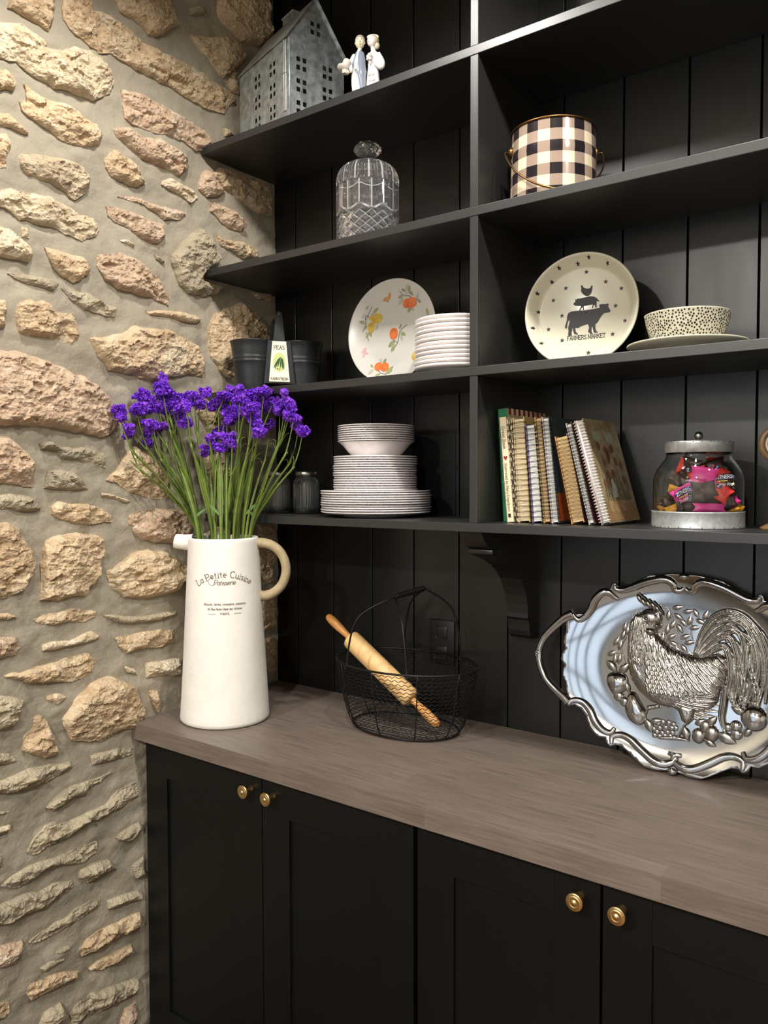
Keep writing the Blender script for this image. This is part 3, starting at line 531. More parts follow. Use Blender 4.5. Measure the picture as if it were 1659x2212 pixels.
wall_left = tag(obj('wall_left', join(mort, back, far, edge), MORTAR), kind='structure')
for i, (t, p) in enumerate(PO):
    obj('stone', build_stone(p, i+1), STONE[t], wall_left, smooth=False)
rng = random.Random(5)                                        # the wall goes on towards the room, beyond the frame
z = -0.86
while z < 1.85:
    hgt = rng.uniform(0.07, 0.15); y = -1.0
    while y > -1.75:
        wd = rng.uniform(0.12, 0.3)
        P_ = []
        for k in range(9):
            a = 2*math.pi*k/9; P_.append((y-wd/2+0.46*wd*math.cos(a)*rng.uniform(.8, 1.1), z+hgt/2+0.42*hgt*math.sin(a)*rng.uniform(.8, 1.1)))
        if max(q[0] for q in P_) < -0.93 and min(q[0] for q in P_) > -1.93:
            obj('stone', build_stone(P_, rng.randint(1, 9999), 0.02), STONE[rng.choice('TTPWG')], wall_left)
        y -= wd*1.05
    z += hgt*1.1

# ------------------------------------------------------------------ black plank wall
wall_back = tag(obj('wall_back', box(-0.1, RX, 0.016, 0.1, FL, CE), GROOVE, smooth=False), kind='structure')
g0, pk = 0.08448, 0.14039
pl_me = mesh('plank', *box(-pk/2+0.0021, pk/2-0.0021, 0.0, 0.018, 0.0, CE, 0.0008), BLACK, smooth=False)
for i in range(0, 25):
    link('plank', pl_me, wall_back, (g0+(i-0.5)*pk, 0, 0))

# ------------------------------------------------------------------ shelving
SR = 2.4
shelf_unit = thing('shelving', 'black painted open shelving with a vertical divider on the plank wall', 'shelving', (0, 0, 0))
for z in (zA, zB, zC, zD):
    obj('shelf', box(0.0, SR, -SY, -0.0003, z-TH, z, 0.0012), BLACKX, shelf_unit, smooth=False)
DV = mat('satin_black_paint_lit_divider', (36,36,36), 0.40, spec=0.8, bump=(70,0.18,0.001), scale=(1,1,0.12), rvar=0.12)  # same black paint, lightened like the shelves
lv = [zD, zC, zB, zA, CE-0.001]
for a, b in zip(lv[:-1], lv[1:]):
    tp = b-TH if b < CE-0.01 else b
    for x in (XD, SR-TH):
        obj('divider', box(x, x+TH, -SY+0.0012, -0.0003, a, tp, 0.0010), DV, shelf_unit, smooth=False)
# corbel bracket under the bottom shelf, below the divider
pr = [(0,0),(-0.272,0),(-0.268,-0.010),(-0.258,-0.022),(-0.244,-0.033),(-0.226,-0.0405),(-0.226,-0.051),(-0.205,-0.058),(-0.189,-0.0625),(-0.160,-0.072),(-0.132,-0.0845),(-0.108,-0.0995),(-0.089,-0.118),(-0.073,-0.140),(-0.062,-0.161),(-0.057,-0.182),(-0.055,-0.203),(-0.0555,-0.214),(-0.050,-0.220),(-0.0475,-0.232),(-0.046,-0.246),(-0.041,-0.258),(-0.030,-0.266),(0,-0.269)]
def prism(prof, x0, x1):
    n = len(prof); V2 = [Vector(p) for p in prof]; r = delaunay_2d_cdt(V2, [], [list(range(n))], 1, 1e-7)
    Fc = [tuple(f) for f in r[2]]; P2 = [tuple(v) for v in r[0]]; k = len(P2)
    V = [(x0, a, b) for a, b in P2]+[(x1, a, b) for a, b in P2]; F = [tuple(f) for f in Fc]+[tuple(i+k for i in f[::-1]) for f in Fc]
    base = len(V); V += [(x0, a, b) for a, b in prof]+[(x1, a, b) for a, b in prof]
    for i in range(n): j = (i+1) % n; F.append((base+i, base+j, base+n+j, base+n+i))
    return V, F
def fixnormals(o):
    bm = bmesh.new(); bm.from_mesh(o.data); bmesh.ops.remove_doubles(bm, verts=bm.verts, dist=1e-6); bmesh.ops.recalc_face_normals(bm, faces=bm.faces); bm.to_mesh(o.data); bm.free(); return o
for xb in (0.813, 2.33):
    br = fixnormals(obj('bracket', prism(pr, xb, xb+0.056), BLACK, shelf_unit, (0,-0.0004,zD-TH), smooth=False))
    obj('bracket_ledge', box(xb-0.0015, xb+0.0595, -0.231, -0.19, -0.051, -0.0405, 0.001), BLACK, br)

# outlet on the planks
out = thing('wall_outlet', 'black double outlet in a black plate on the plank wall behind the basket', 'outlet', (0.597, -0.0003, 0.190))
obj('plate', join(box(-0.038, 0.038, -0.005, 0, -0.058, 0.058, 0.002)), mat('black_plastic', (22,22,22), 0.35), out)
for s in (-1, 1): obj('socket', box(-0.017, 0.017, -0.0075, -0.005, s*0.026-0.016, s*0.026+0.016, 0.004), mat('black_plastic_dull', (30,30,30), 0.3), out)

# ------------------------------------------------------------------ base cabinets and worktop
CAB = mat('cabinet_black_paint', (9,11,10), 0.46, spec=0.35, bump=(60,0.10,0.001), scale=(1,1,0.3), rvar=0.1)
YF = -0.500
BRASS = mat('brushed_brass', (228,196,138), 0.30, 1.0, bump=(200,0.05,0.0005))
def door(par, x0, x1, z0, z1, st=0.082, rail=0.085):
    fr = join(box(x0, x0+st, YF, YF+0.021, z0, z1, 0.001), box(x1-st, x1, YF, YF+0.021, z0, z1, 0.001),
              box(x0+st, x1-st, YF, YF+0.021, z1-rail, z1, 0.001), box(x0+st, x1-st, YF, YF+0.021, z0, z0+rail, 0.001))
    d = obj('door', fr, CAB, par, smooth=False)
    obj('panel', box(x0+st, x1-st, YF+0.006, YF+0.019, z0+rail, z1-rail), CAB, d, smooth=False)
    return d
def knob(par, x, z):
    p = [(0.0005,0.0),(0.0075,0.0),(0.0078,0.002),(0.0058,0.004),(0.0045,0.010),(0.0050,0.014),(0.0095,0.0165),(0.0140,0.0175),(0.0152,0.0195),(0.0150,0.0218),(0.0136,0.0228),(0.0122,0.0222),(0.0110,0.0230),(0.0070,0.0238),(0.0062,0.0228),(0.0050,0.0238),(0.0028,0.0250),(0.0003,0.0252)]
    obj('knob', lathe([(r, z*1.33) for r, z in p], 36), BRASS, par, (x, YF, z), (R(90), 0, 0))
zt, zb = -TC-0.004, FL+0.10
def cabinet(label, x0, x1, doors):
    c = thing('base_cabinet', label, 'cabinet', ((x0+x1)/2, -0.25, FL))
    inv = Matrix.Translation((-(x0+x1)/2, 0.25, -FL))
    b = obj('body', join(box(x0, x1, YF+0.023, -0.001, zb-0.0, -TC-0.0005), box(x0, x1, YF+0.08, -0.001, FL, zb)), CAB, c, smooth=False)
    b.matrix_parent_inverse = Matrix.Identity(4); b.location = inv.translation
    for (a, e, kx) in doors:
        d = door(c, a, e, zb, zt); d.location = inv.translation
        knob(d, kx, -0.086)
    return c
cabinet('black shaker base cabinet beside the stone wall, two brass knobs close together', 0.019, 0.8545, [(0.0215, 0.4365, 0.4045), (0.4390, 0.8500, 0.4755)])
cabinet('black shaker base cabinet right of the first, under the rooster platter', 0.8560, 1.640, [(0.8600, 1.2265, 1.1930), (1.2310, 1.6360, 1.2645)])
cabinet('black shaker base cabinet at the far right, beyond the frame', 1.6415, 2.40, [(1.6450, 2.0200, 1.985), (2.0235, 2.3960, 2.058)])
top = thing('worktop', 'grey brown stained butcher block worktop running along the base cabinets', 'worktop', (0, 0, 0))
def wood(name, c1, c2):
    m = mat(name, c1, 0.42, noise=(5,0.2,6), col2=c2, bump=(90,0.10,0.0008), scale=(1.6,26,26), rand=0.05)
    return m
WOOD = wood('stained_worktop', (97,86,79), (122,110,100))
rng = random.Random(11); ys = [-DP, -0.482, -0.440, -0.396, -0.354, -0.310, -0.268, -0.224, -0.182, -0.138, -0.096, -0.052, -0.0006]
for r0, r1 in zip(ys[:-1], ys[1:]):
    x = 0.001; first = True
    while x < 2.4:
        ln = rng.uniform(0.28, 0.62); ln = ln*rng.uniform(.3, 1) if first else ln; first = False
        e = min(2.4, x+ln); e = 2.4 if 2.4-e < 0.08 else e
        V, F = box(0, e-x, 0, r1-r0, -TC, 0)
        o = obj('stave', (V, F), WOOD, top, (x, r0, 0), smooth=False)
        x = e
# ------------------------------------------------------------------ things on the worktop
# pitcher ------------------------------------------------------------
PX, PY = 0.1635, -0.36
HA = math.atan2(0.6, 0.8)                                    # handle points along the picture plane
CERA = mat('rough_white_glaze', (230,227,219), 0.62, noise=(18,0.04), bump=(110,0.35,0.0015), subsurf=0.05)
CLAY = mat('bare_beige_clay', (164,148,116), 0.85, noise=(50,0.16), bump=(140,0.4,0.0012))
INK = mat('brown_print', (98,80,58), 0.8)
pitcher = thing('pitcher', 'tall white rough ceramic pitcher with lettering and beige loop handle, beside the stone wall', 'pitcher', (PX, PY, 0.0))
def pr_r(z):
    return 0.1125-0.024*(z/0.466)
prof = [(0.0005,0.0),(0.1035,0.0),(0.1085,0.002),(0.1118,0.006),(0.1126,0.012)]+[(pr_r(z), z) for z in np.linspace(0.03, 0.455, 18)]+[(0.0885,0.463),(0.0868,0.4675),(0.0845,0.4665),(0.0830,0.460)]+[(pr_r(z)-0.0065, z) for z in np.linspace(0.44, 0.03, 10)]+[(0.0005,0.025)]
def wob(a, j, z): return 1+0.006*math.sin(2*a+z*9)+0.003*math.sin(5*a-z*21)
obj('body', lathe(prof, 72, rf=wob), CERA, pitcher)
hd = Vector((math.cos(HA), math.sin(HA), 0))
hp = [hd*r+Vector((0,0,z)) for r, z in ((0.080,0.450),(0.100,0.4515),(0.122,0.446),(0.143,0.430),(0.156,0.405),(0.159,0.376),(0.150,0.347),(0.132,0.327),(0.110,0.317),(0.092,0.316))]
obj('handle', tube(catmull(hp, 5), lambda t: 0.0140+0.002*abs(2*t-1)**3, 12, flat=0.85), CLAY, pitcher)
sd = -hd
sp = [(0.078,0.4535,0.021),(0.098,0.4535,0.0185),(0.118,0.4560,0.0180),(0.124,0.4570,0.0178)]
so = tube([sd*r+Vector((0,0,z)) for r, z, q in sp], lambda t: 0.021-0.0035*t, 20, cap=False)
si = tube([sd*r+Vector((0,0,z)) for r, z, q in sp], lambda t: 0.0165-0.0035*t, 20, cap=False)
n_ = len(so[0]); rim = [(n_-20+k, n_-20+(k+1) % 20, 2*n_-20+(k+1) % 20, 2*n_-20+k) for k in range(20)]
sv, sf = join(so, (si[0], [f[::-1] for f in si[1]])); obj('spout', (sv, sf+rim), CERA, pitcher)
fa = R(-41.0)
def on_pitcher(VF, z0, off=0.0009):
    V = []
    for x, y, _ in VF[0]:
        z = z0+y; r = pr_r(z)*1.0; a = fa+x/r; q = (r*wob(a, 0, z)+off); V.append((q*math.cos(a), q*math.sin(a), z))
    return V, VF[1]
def arc_text(VF, Rr):
    V = []
    for x, y, _ in VF[0]:
        a = x/Rr; V.append(((Rr+y)*math.sin(a), (Rr+y)*math.cos(a)-Rr, 0))
    return V, VF[1]
def shift(VF, dx, dy): return [(v[0]+dx, v[1]+dy, v[2]) for v in VF[0]], VF[1]
t1 = arc_text(text('La Petite Cuisine', 0.0155, 0.0014, 0.13), 0.115)
t2 = text('Patisserie', 0.0125, 0.0011, 0.02, False, 0.25)
t3 = text("Biscuits, tartes, croissants, macarons", 0.0060, 0.0007, 0.06, False, 0.25)
t4 = text("43, Rue Notre Dame des Victoires", 0.0052, 0.0007, 0.06, False, 0.25)
t5 = text("PARIS", 0.0055, 0.0008, 0.25, False)
bars = join(ribbon([(-0.040,0),(-0.022,0)], 0.0009), ribbon([(0.022,0),(0.040,0)], 0.0009))
loop = ribbon(arc(-0.030, 0.0085, 0.010, 0.009, 40, 330, 16), 0.0008)
def subdiv_x(VF): return VF
obj('lettering', on_pitcher(shift(t1, 0, 0.0), 0.374), INK, pitcher, smooth=False)
obj('lettering', join(on_pitcher(t2, 0.3555), on_pitcher(loop, 0.3555)), INK, pitcher, smooth=False)
obj('lettering', join(on_pitcher(t3, 0.3060), on_pitcher(t4, 0.2945), on_pitcher(t5, 0.2825), on_pitcher(bars, 0.2850)), INK, pitcher, smooth=False)
obj('maker_mark', on_pitcher(ribbon(arc(0.032, 0, 0.009, 0.010, 0, 360, 20), 0.0012), 0.036, 0.0004), CERA, pitcher, smooth=False)

# statice ------------------------------------------------------------
STEM = mat('statice_stem', (98,116,48), 0.55, noise=(30,0.25), rand=0.22)
LEAFM = mat('statice_leaf', (86,120,62), 0.6, rand=0.15)
PURP = mat('purple_statice', (136,66,216), 0.6, noise=(160,0.45), rand=0.12, sheen=0.3)
CALY = mat('dry_calyx', (112,110,62), 0.8)
rng = random.Random(8)
def blossom_mesh(seed, L, Wd):
    rg = random.Random(seed); V = []; F = []; fm = []
    for k in range(int(95*L/0.030)):
        t = rg.random(); a = rg.uniform(0, 2*math.pi); q = math.sqrt(rg.random())
        c = Vector(((t-0.5)*L, 0, 0))+Vector((0, math.cos(a), math.sin(a)))*Wd*0.5*q*math.sin(math.pi*(0.12+0.76*t))
        c.z += 0.2*Wd
        d = Vector((rg.uniform(-.8,.8), math.cos(a)*q+rg.uniform(-.4,.4), abs(math.sin(a)*q)+0.5)).normalized()
        e = d.orthogonal().normalized(); f = d.cross(e); b = len(V); V.append(tuple(c-d*0.0035)); m = 7; rp = rg.uniform(0.0026, 0.0044)
        for j in range(m):
            an = 2*math.pi*j/m; V.append(tuple(c+(e*math.cos(an)+f*math.sin(an))*rp*rg.uniform(.75,1.2)+d*rg.uniform(-0.0006,0.0018)))
        for j in range(m): F.append((b, b+1+j, b+1+(j+1) % m)); fm.append(0)
    return V, F
BL = [mesh('blossom', *blossom_mesh(s, l, w_), PURP, False) for s, l, w_ in ((1,0.036,0.022),(2,0.030,0.022),(3,0.042,0.020),(4,0.026,0.020),(5,0.050,0.022))]
bl = [Vector(p) for p in pts(BLOSSOMS)]
bl_left = list(range(len(bl))); used = set(); stems = []
order = sorted(bl_left, key=lambda i: -bl[i].z)
for i in order:
    if i in used: continue
    used.add(i); near = sorted([j for j in bl_left if j not in used], key=lambda j: (bl[j]-bl[i]).length)
    grp = [i]
    for j in near[:1]:
        if (bl[j]-bl[i]).length < 0.05: grp.append(j); used.add(j)
    stems.append(grp)
spike = [i for i in order if abs(bl[i].x-bl[6].x) < 0.03 and i in (6, 7, 8, 9)]
stems = [g_ for g_ in ([ [i for i in g2 if i not in spike] for g2 in stems]) if g_]+[spike]
mouth = Vector((PX, PY, 0.462))
NUM = ['leftmost','second','third','fourth','fifth','sixth','seventh','eighth','ninth','tenth','eleventh','twelfth','thirteenth','fourteenth','fifteenth','sixteenth','seventeenth','eighteenth','nineteenth','twentieth','twenty-first','twenty-second','twenty-third','twenty-fourth','twenty-fifth','twenty-sixth','twenty-seventh','twenty-eighth','twenty-ninth','thirtieth','thirty-first','thirty-second','thirty-third','thirty-fourth','thirty-fifth','thirty-sixth']
rest = sorted([g_ for g_ in stems if g_ is not spike], key=lambda g_: (bl[g_[0]]-mouth).dot(hd))
for gi, g_ in enumerate(stems):
    tip = bl[g_[0]]; d = tip-mouth; side = d.dot(hd)
    isspk = g_ is stems[-1]
    low = (tip.z < 0.70 and abs(side) < 0.12)
    if isspk: lab = 'tall upright purple statice spike rising above the rest at the left'
    else:
        n_ = rest.index(g_); lab = '%s purple statice stem%s in the white pitcher%s' % (NUM[n_] if n_ else 'leftmost', ' from the left' if n_ else '', ', a short low one' if low else '')
    root = mouth+hd*max(-0.068, min(0.068, side*0.42+rng.uniform(-.012,.012)))+Vector((hd.y,-hd.x,0))*rng.uniform(-0.045, 0.035)
    foot = Vector((root.x*0.75+PX*0.25, root.y*0.75+PY*0.25, 0.18))
    t = thing('statice_stem', lab, 'flower', tuple(foot), group='statice stems in the pitcher')
    bend = Vector((0,0,1))*0.10
    fk = tip-Vector((0,0,0.055))-d*0.10
    main = catmull([foot, root, root+(fk-root)*0.45+bend*0.25, fk], 6)
    P_ = [p-foot for p in main]
    br_ = [tube(P_, lambda s: 0.0036-0.0010*s, 6)]
    for j in g_: br_.append(tube([p-foot for p in catmull([fk-(fk-root)*0.05, fk+(bl[j]-fk)*0.5+Vector((0,0,-0.006)), bl[j]], 4)], lambda s: 0.0020-0.0007*s, 5))
    for q in range(2):
        o_ = fk+Vector((rng.uniform(-.03,.03), rng.uniform(-.02,.02), rng.uniform(0.01,.045)))-(fk-root)*0.08
        br_.append(tube([p-foot for p in catmull([fk-(fk-root)*0.10, (fk+o_)/2, o_], 3)], 0.0009, 4))
    obj('stalk', join(*br_), STEM, t)
    wing = []                                                 # flat wings along the stalk
    ax = Vector((rng.uniform(-1,1), rng.uniform(-1,1), 0)).normalized()
    V = []; F = []
    for i, p in enumerate(P_[6:]):
        s_ = i/max(1, len(P_)-7); ww = 0.0064*math.sin(math.pi*min(1, s_*1.05+0.05))+0.001
        V += [tuple(p-ax*ww), tuple(p+ax*ww)]
        if i: F.append((2*i-2, 2*i-1, 2*i+1, 2*i))
    obj('stalk_wing', (V, F), STEM, t)
    for j in g_:
        for q in range(3 if not isspk else 2):
            m_ = BL[rng.randrange(5)]; of = Vector((rng.uniform(-.011,.011), rng.uniform(-.011,.011), rng.uniform(-.006,.008)))
            ry = R(rng.uniform(-40, 25)) if not isspk else R(-82)
            link('blossom', m_, t, tuple(bl[j]-foot+of), (rng.uniform(-.5,.5), ry, rng.uniform(0, 6.28)), (rng.uniform(.85,1.15),)*3)
    if gi % 3 == 0:
        b0 = P_[8]; dr = Vector((rng.uniform(-1,1), rng.uniform(-1,1), 1.2)).normalized(); sx = dr.orthogonal().normalized()
        ln = rng.uniform(.03,.06); V = []; F = []
        for i in range(6):
            s_ = i/5; c_ = b0+dr*ln*s_+Vector((0,0,-0.01))*s_*s_; ww = 0.0035*math.sin(math.pi*(0.1+0.88*s_)); V += [tuple(c_-sx*ww), tuple(c_+sx*ww)]
            if i: F.append((2*i-2, 2*i-1, 2*i+1, 2*i))
        obj('leaf', (V, F), LEAFM, t)

# wire basket ----------------------------------------------------------
BX, BY, BA, BB, BZ = 0.583, -0.150, 0.1913, 0.135, 0.165
WIRE = mat('black_wire', (26,26,27), 0.38, 0.4)
basket = thing('wire_basket', 'black wavy wire egg basket with coil grip handle holding the rolling pin', 'basket', (BX, BY, 0))
def bsec(z):
    s = min(1, max(0, z/BZ)); k = 0.70+0.30*(s**0.50); return BA*k, BB*k
def ell(z, n=64, wv=0.0, m=0, out=0.0, ph=0.0):
    P_ = []
    for i in range(n):
        a = 2*math.pi*i/n; A_, B_ = bsec(z); P_.append(((A_+out)*math.cos(a), (B_+out)*math.sin(a), z+wv*math.sin(m*a+ph)))
    return P_
obj('rim', tube(ell(BZ), 0.0026, 8, True), WIRE, basket)
obj('base_ring', tube(ell(0.0045), 0.0024, 8, True), WIRE, basket)
wv_n = 17
for i in range(wv_n):
    z = 0.013+(BZ-0.020)*i/(wv_n-1)
    obj('wavy_wire', tube(ell(z, 340, 0.0021, 68, 0.0, rng.uniform(0, 6.28)), 0.00085, 4, True), WIRE, basket)
for i in range(10):
    a = 2*math.pi*(i+0.5)/10; P_ = []
    for s in range(9):
        z = 0.0045+(BZ-0.0045)*s/8; A_, B_ = bsec(z); P_.append(((A_+0.0012)*math.cos(a), (B_+0.0012)*math.sin(a), z))
    obj('rib', tube(P_, 0.0016, 6), WIRE, basket)
for i in range(-6, 7):
    y = i*0.0135; A_, B_ = bsec(0.0045); xm = A_*math.sqrt(max(0, 1-(y/B_)**2)); n_ = int(xm*2/0.0028)
    if n_ < 4: continue
    obj('base_wire', tube([(-xm+2*xm*k/n_, y+0.0022*math.sin(k*1.25), 0.005) for k in range(n_+1)], 0.0009, 4), WIRE, basket)
def wire_path(a, b, c): return catmull([a, b, c], 10)
gL = Vector((0.578-BX, -0.186-BY, 0.328)); gR = Vector((0.612-BX, -0.106-BY, 0.343))
rimpt = lambda a: Vector((BA*math.cos(R(a)), BB*math.sin(R(a)), BZ+0.002))
hw = []
for g1, angs in ((gL, (-118, -62)), (gR, (118, 62))):
    for a in angs:
        e = rimpt(a); mid = (g1+e)/2+Vector(((e.x-g1.x)*0.24, (e.y-g1.y)*0.30, 0.030)); hw.append(tube(catmull([g1, mid, e, e+Vector((0,0,-0.010))], 9), 0.0023, 7))
        hw.append(tube([tuple(e+Vector((0.006*math.cos(q), 0, 0.006*math.sin(q)-0.004))) for q in np.linspace(0, 6.28, 12)], 0.0016, 5))
obj('handle', join(tube([gL, gR], 0.0030, 8), *hw), WIRE, basket)
dg = (gR-gL); nx = dg.orthogonal().normalized(); ny = dg.normalized().cross(nx)
obj('coil_grip', tube([gL+dg*(0.02+0.96*k/330)+(nx*math.cos(k*0.42)+ny*math.sin(k*0.42))*0.0062 for k in range(331)], 0.0014, 5), WIRE, basket)

# rolling pin -----------------------------------------------------------
PINW = mat('pale_turned_wood', (222,184,128), 0.45, noise=(6,0.12), col2=(206,164,106), bump=(60,0.05,0.0005), scale=(6,6,1))
PINH = mat('amber_turned_wood', (196,138,72), 0.35, noise=(8,0.12), scale=(6,6,1), coat=0.3)
p0 = Vector((0.688, -0.158, 0.024)); p1 = Vector((0.338, -0.158, 0.2545)); ax = (p1-p0); LN = ax.length
pin = thing('rolling_pin', 'wooden rolling pin leaning in the black wire basket', 'rolling pin', tuple(p0), ax.to_track_quat('Z', 'Y').to_euler())
s = LN/0.42
obj('barrel', lathe([(0.0004,0.094*s),(0.020,0.094*s),(0.0235,0.097*s),(0.0248,0.102*s),(0.0250,0.20*s),(0.0248,0.318*s),(0.0235,0.324*s),(0.020,0.327*s),(0.0004,0.327*s)], 40), PINW, pin)
hpf = [(0.0004,0.0),(0.006,0.001),(0.0095,0.006),(0.0112,0.016),(0.0118,0.03),(0.0110,0.05),(0.0090,0.070),(0.0082,0.080),(0.0092,0.088),(0.0088,0.0935),(0.0004,0.0937)]
obj('handle', lathe([(r, z*s) for r, z in hpf], 28), PINH, pin)
obj('handle', lathe([(r, (0.4205-z)*s) for r, z in hpf[::-1]], 28), PINH, pin)

# rooster platter ---------------------------------------------------------
TI = R(9); TRX, TRY = 1.2165, -0.069
MET = mat('polished_pewter', (184,185,188), 0.08, 1.0, bump=(14,0.03,0.002), rvar=0.06)
MET2 = mat('cast_pewter_relief', (164,161,157), 0.22, 1.0, noise=(60,0.10), bump=(160,0.12,0.0006))
plat = thing('serving_platter', 'large polished metal platter with embossed rooster and loop handles, leaning on the planks', 'platter', (TRX, TRY, 0.0), (-TI, 0, 0))
# local frame: x right, z up the platter, -y towards the viewer
half = pts(TRAY_HALF)
half[0] = (0.0, half[0][1]); half[-1] = (0.0, half[-1][1])
outline = half+[(-x, z) for x, z in half[-2:0:-1]]
OA = np.array(outline); TC0 = np.array([0.0, 0.208])
def poly_dist(Q, A, closed=True):
    A = np.asarray(A, float); B = np.roll(A, -1, 0) if closed else A[1:]; A1 = A if closed else A[:-1]
    out = np.full(len(Q), 9.0)
    for a, b in zip(A1, B):
        d = b-a; t = np.clip(((Q-a)@d)/(d@d+1e-15), 0, 1); out = np.minimum(out, np.sqrt((((a+t[:,None]*d)-Q)**2).sum(1)))
    return out
def poly_in(Q, A):
    A = np.asarray(A, float); B = np.roll(A, -1, 0); c = np.zeros(len(Q), bool)
    for (x1, y1), (x2, y2) in zip(A, B):
        if y1 == y2: continue
        c ^= ((y1 > Q[:,1]) != (y2 > Q[:,1])) & (Q[:,0] < (x2-x1)*(Q[:,1]-y1)/(y2-y1)+x1)
    return c
def well(q):                                                   # height towards the viewer: a shallow dish rising to the rim
    e = np.sqrt((q[:,0]/0.262)**2+((q[:,1]-0.208)/0.202)**2)
    return 0.003+0.0150*np.clip(e, 0, 1.15)**4.5
rs = 0.0042; gx, gz = np.meshgrid(np.arange(-0.30, 0.301, rs), np.arange(-0.005, 0.43, rs)); I = np.c_[gx.ravel(), gz.ravel()]
I = I[poly_in(I, OA)]; I = I[poly_dist(I, OA) > rs*0.6]
allq = np.r_[OA, I]
r = delaunay_2d_cdt([Vector(p) for p in allq], [], [list(range(len(OA)))], 1, 1e-6)
Q = np.array([tuple(v) for v in r[0]]); Fq = [tuple(f) for f in r[2]]; h = well(Q)
V = [(Q[i,0], -h[i], Q[i,1]) for i in range(len(Q))]; nb = len(V)
V += [(Q[i,0], -h[i]+0.0035, Q[i,1]) for i in range(len(Q))]
F = [f for f in Fq]+[tuple(i+nb for i in f[::-1]) for f in Fq]
e = set()
for f in Fq:
    for a, b in zip(f, f[1:]+f[:1]): e.add((a, b))
F += [(b, a, a+nb, b+nb) for a, b in e if (b, a) not in e]
fixnormals(obj('dish', (V, F), MET, plat))
def hq(x, z): return float(well(np.array([[x, z]]))[0])
for sgn in (-1, 1):
    for sc in TRAY_SCROLLS:
        P2 = [(sgn*-x if sgn > 0 else x, z) for x, z in pts(sc)]
        inw = []
        for x, z in P2:
            d = Vector((x-0, z-0.208)); d = d.normalized()*0.0045; inw.append(Vector((x-d.x, -hq(x-d.x, z-d.y)-0.001, z-d.y)))
        obj('rim_scroll', tube(catmull(inw, 7), lambda t: 0.0024+0.0068*math.sin(math.pi*(0.06+0.88*t))**0.8, 12, flat=0.75, up=(0,-1,0)), MET, plat)
    hp = [Vector((sgn*-x if sgn > 0 else x, -0.019, z)) for x, z in pts(TRAY_HANDLE)]
    hobj = obj('handle', tube(catmull(hp, 7), lambda t: 0.0080+0.0044*abs(2*t-1)**2.2, 12, flat=0.8, up=(0,-1,0)), MET, plat)
    mx_ = hp[5]
    for k in (-1, 0, 1):
        obj('handle_boss', sphere((0,0,0), 0.0065, 10, 8, (1.1,0.8,0.42)), MET, hobj, tuple(mx_+Vector((sgn*0.003, -0.004, k*0.0052))), (0, sgn*R(k*28), 0))
for zz in (0.411, 0.004):
    obj('rim_boss', sphere((0,0,0), 0.0085, 14, 8, (1.2,0.8,0.9)), MET, plat, (0, -0.022, zz-0.002*(1 if zz > .1 else -1)))
# relief: rooster as a height field of feathers
REL = {k: np.array(pts(v)) for k, v in RELIEF.items()}
rs = 0.00075; x0_, x1_, z0_, z1_ = -0.125, 0.180, 0.052, 0.372
gx, gz = np.meshgrid(np.arange(x0_, x1_, rs), np.arange(z0_, z1_, rs)); shp = gx.shape; Qr = np.c_[gx.ravel(), gz.ravel()]
Hh = np.zeros(len(Qr)); Hg = Hh.reshape(shp)
def dome(A, hh, soft):
    A = np.asarray(A); lo = A.min(0)-0.002; hi = A.max(0)+0.002
    k = np.where((Qr[:,0] > lo[0]) & (Qr[:,0] < hi[0]) & (Qr[:,1] > lo[1]) & (Qr[:,1] < hi[1]))[0]
    ii = k[poly_in(Qr[k], A)]; d = poly_dist(Qr[ii], A); v = hh*np.sqrt(1-(1-np.clip(d/soft, 0, 1))**2); Hh[ii] = np.maximum(Hh[ii], v)
def feather(cx, cz, ang, L, Wd, hh, add=True, curve=0.0):
    i0 = max(0, int((cz-L-z0_)/rs)); i1 = min(shp[0], int((cz+L-z0_)/rs)+2); j0 = max(0, int((cx-L-x0_)/rs)); j1 = min(shp[1], int((cx+L-x0_)/rs)+2)
    if i1 <= i0 or j1 <= j0: return
    X_ = gx[i0:i1, j0:j1]-cx; Z_ = gz[i0:i1, j0:j1]-cz; c, s_ = math.cos(ang), math.sin(ang)
    u = X_*c+Z_*s_; v = -X_*s_+Z_*c-curve*(u/L)**2*L
    t = np.clip(u/L*0.5+0.5, 0, 1); wl = Wd*np.sqrt(np.clip(np.sin(np.pi*t**0.8), 0, 1))
    q = np.abs(v)/(wl+1e-6); m = (q < 1) & (np.abs(u) < L)
    f = hh*(0.45+0.55*t)*np.sqrt(np.clip(1-q*q, 0, 1))-hh*0.45*np.exp(-(v/(0.16*Wd))**2)
    blk = Hg[i0:i1, j0:j1]
    if add: blk[m] = base[i0:i1, j0:j1][m]+f[m]
    else: blk[m] = np.maximum(blk[m], f[m])
def ridge(P2, w0, w1, hh):
    P_ = catmull([(x, z, 0) for x, z in P2], 48); m_ = len(P_)
    for i, p in enumerate(P_):
        t = i/(m_-1); wd = w0*(math.sin(math.pi*(0.12+0.85*t))**0.6)+w1
        q = P_[min(m_-1, i+1)]-P_[max(0, i-1)]; n_ = Vector((-q.y, q.x)).normalized()
        k = 3
        i0 = max(0, int((p.y-wd-z0_)/rs)); i1 = min(shp[0], int((p.y+wd-z0_)/rs)+2); j0 = max(0, int((p.x-wd-x0_)/rs)); j1 = min(shp[1], int((p.x+wd-x0_)/rs)+2)
        if i1 <= i0 or j1 <= j0: continue
        X_ = gx[i0:i1, j0:j1]-p.x; Z_ = gz[i0:i1, j0:j1]-p.y; v = X_*n_.x+Z_*n_.y; rr_ = np.sqrt(X_**2+Z_**2)
        f = hh*np.sqrt(np.clip(1-(rr_/wd)**2, 0, 1))*(1-0.5*np.exp(-(v/(0.22*wd))**2)); b_ = Hg[i0:i1, j0:j1]; np.maximum(b_, f, out=b_)
dome(REL['BODY'], 0.0125, 0.024); base = Hg.copy()
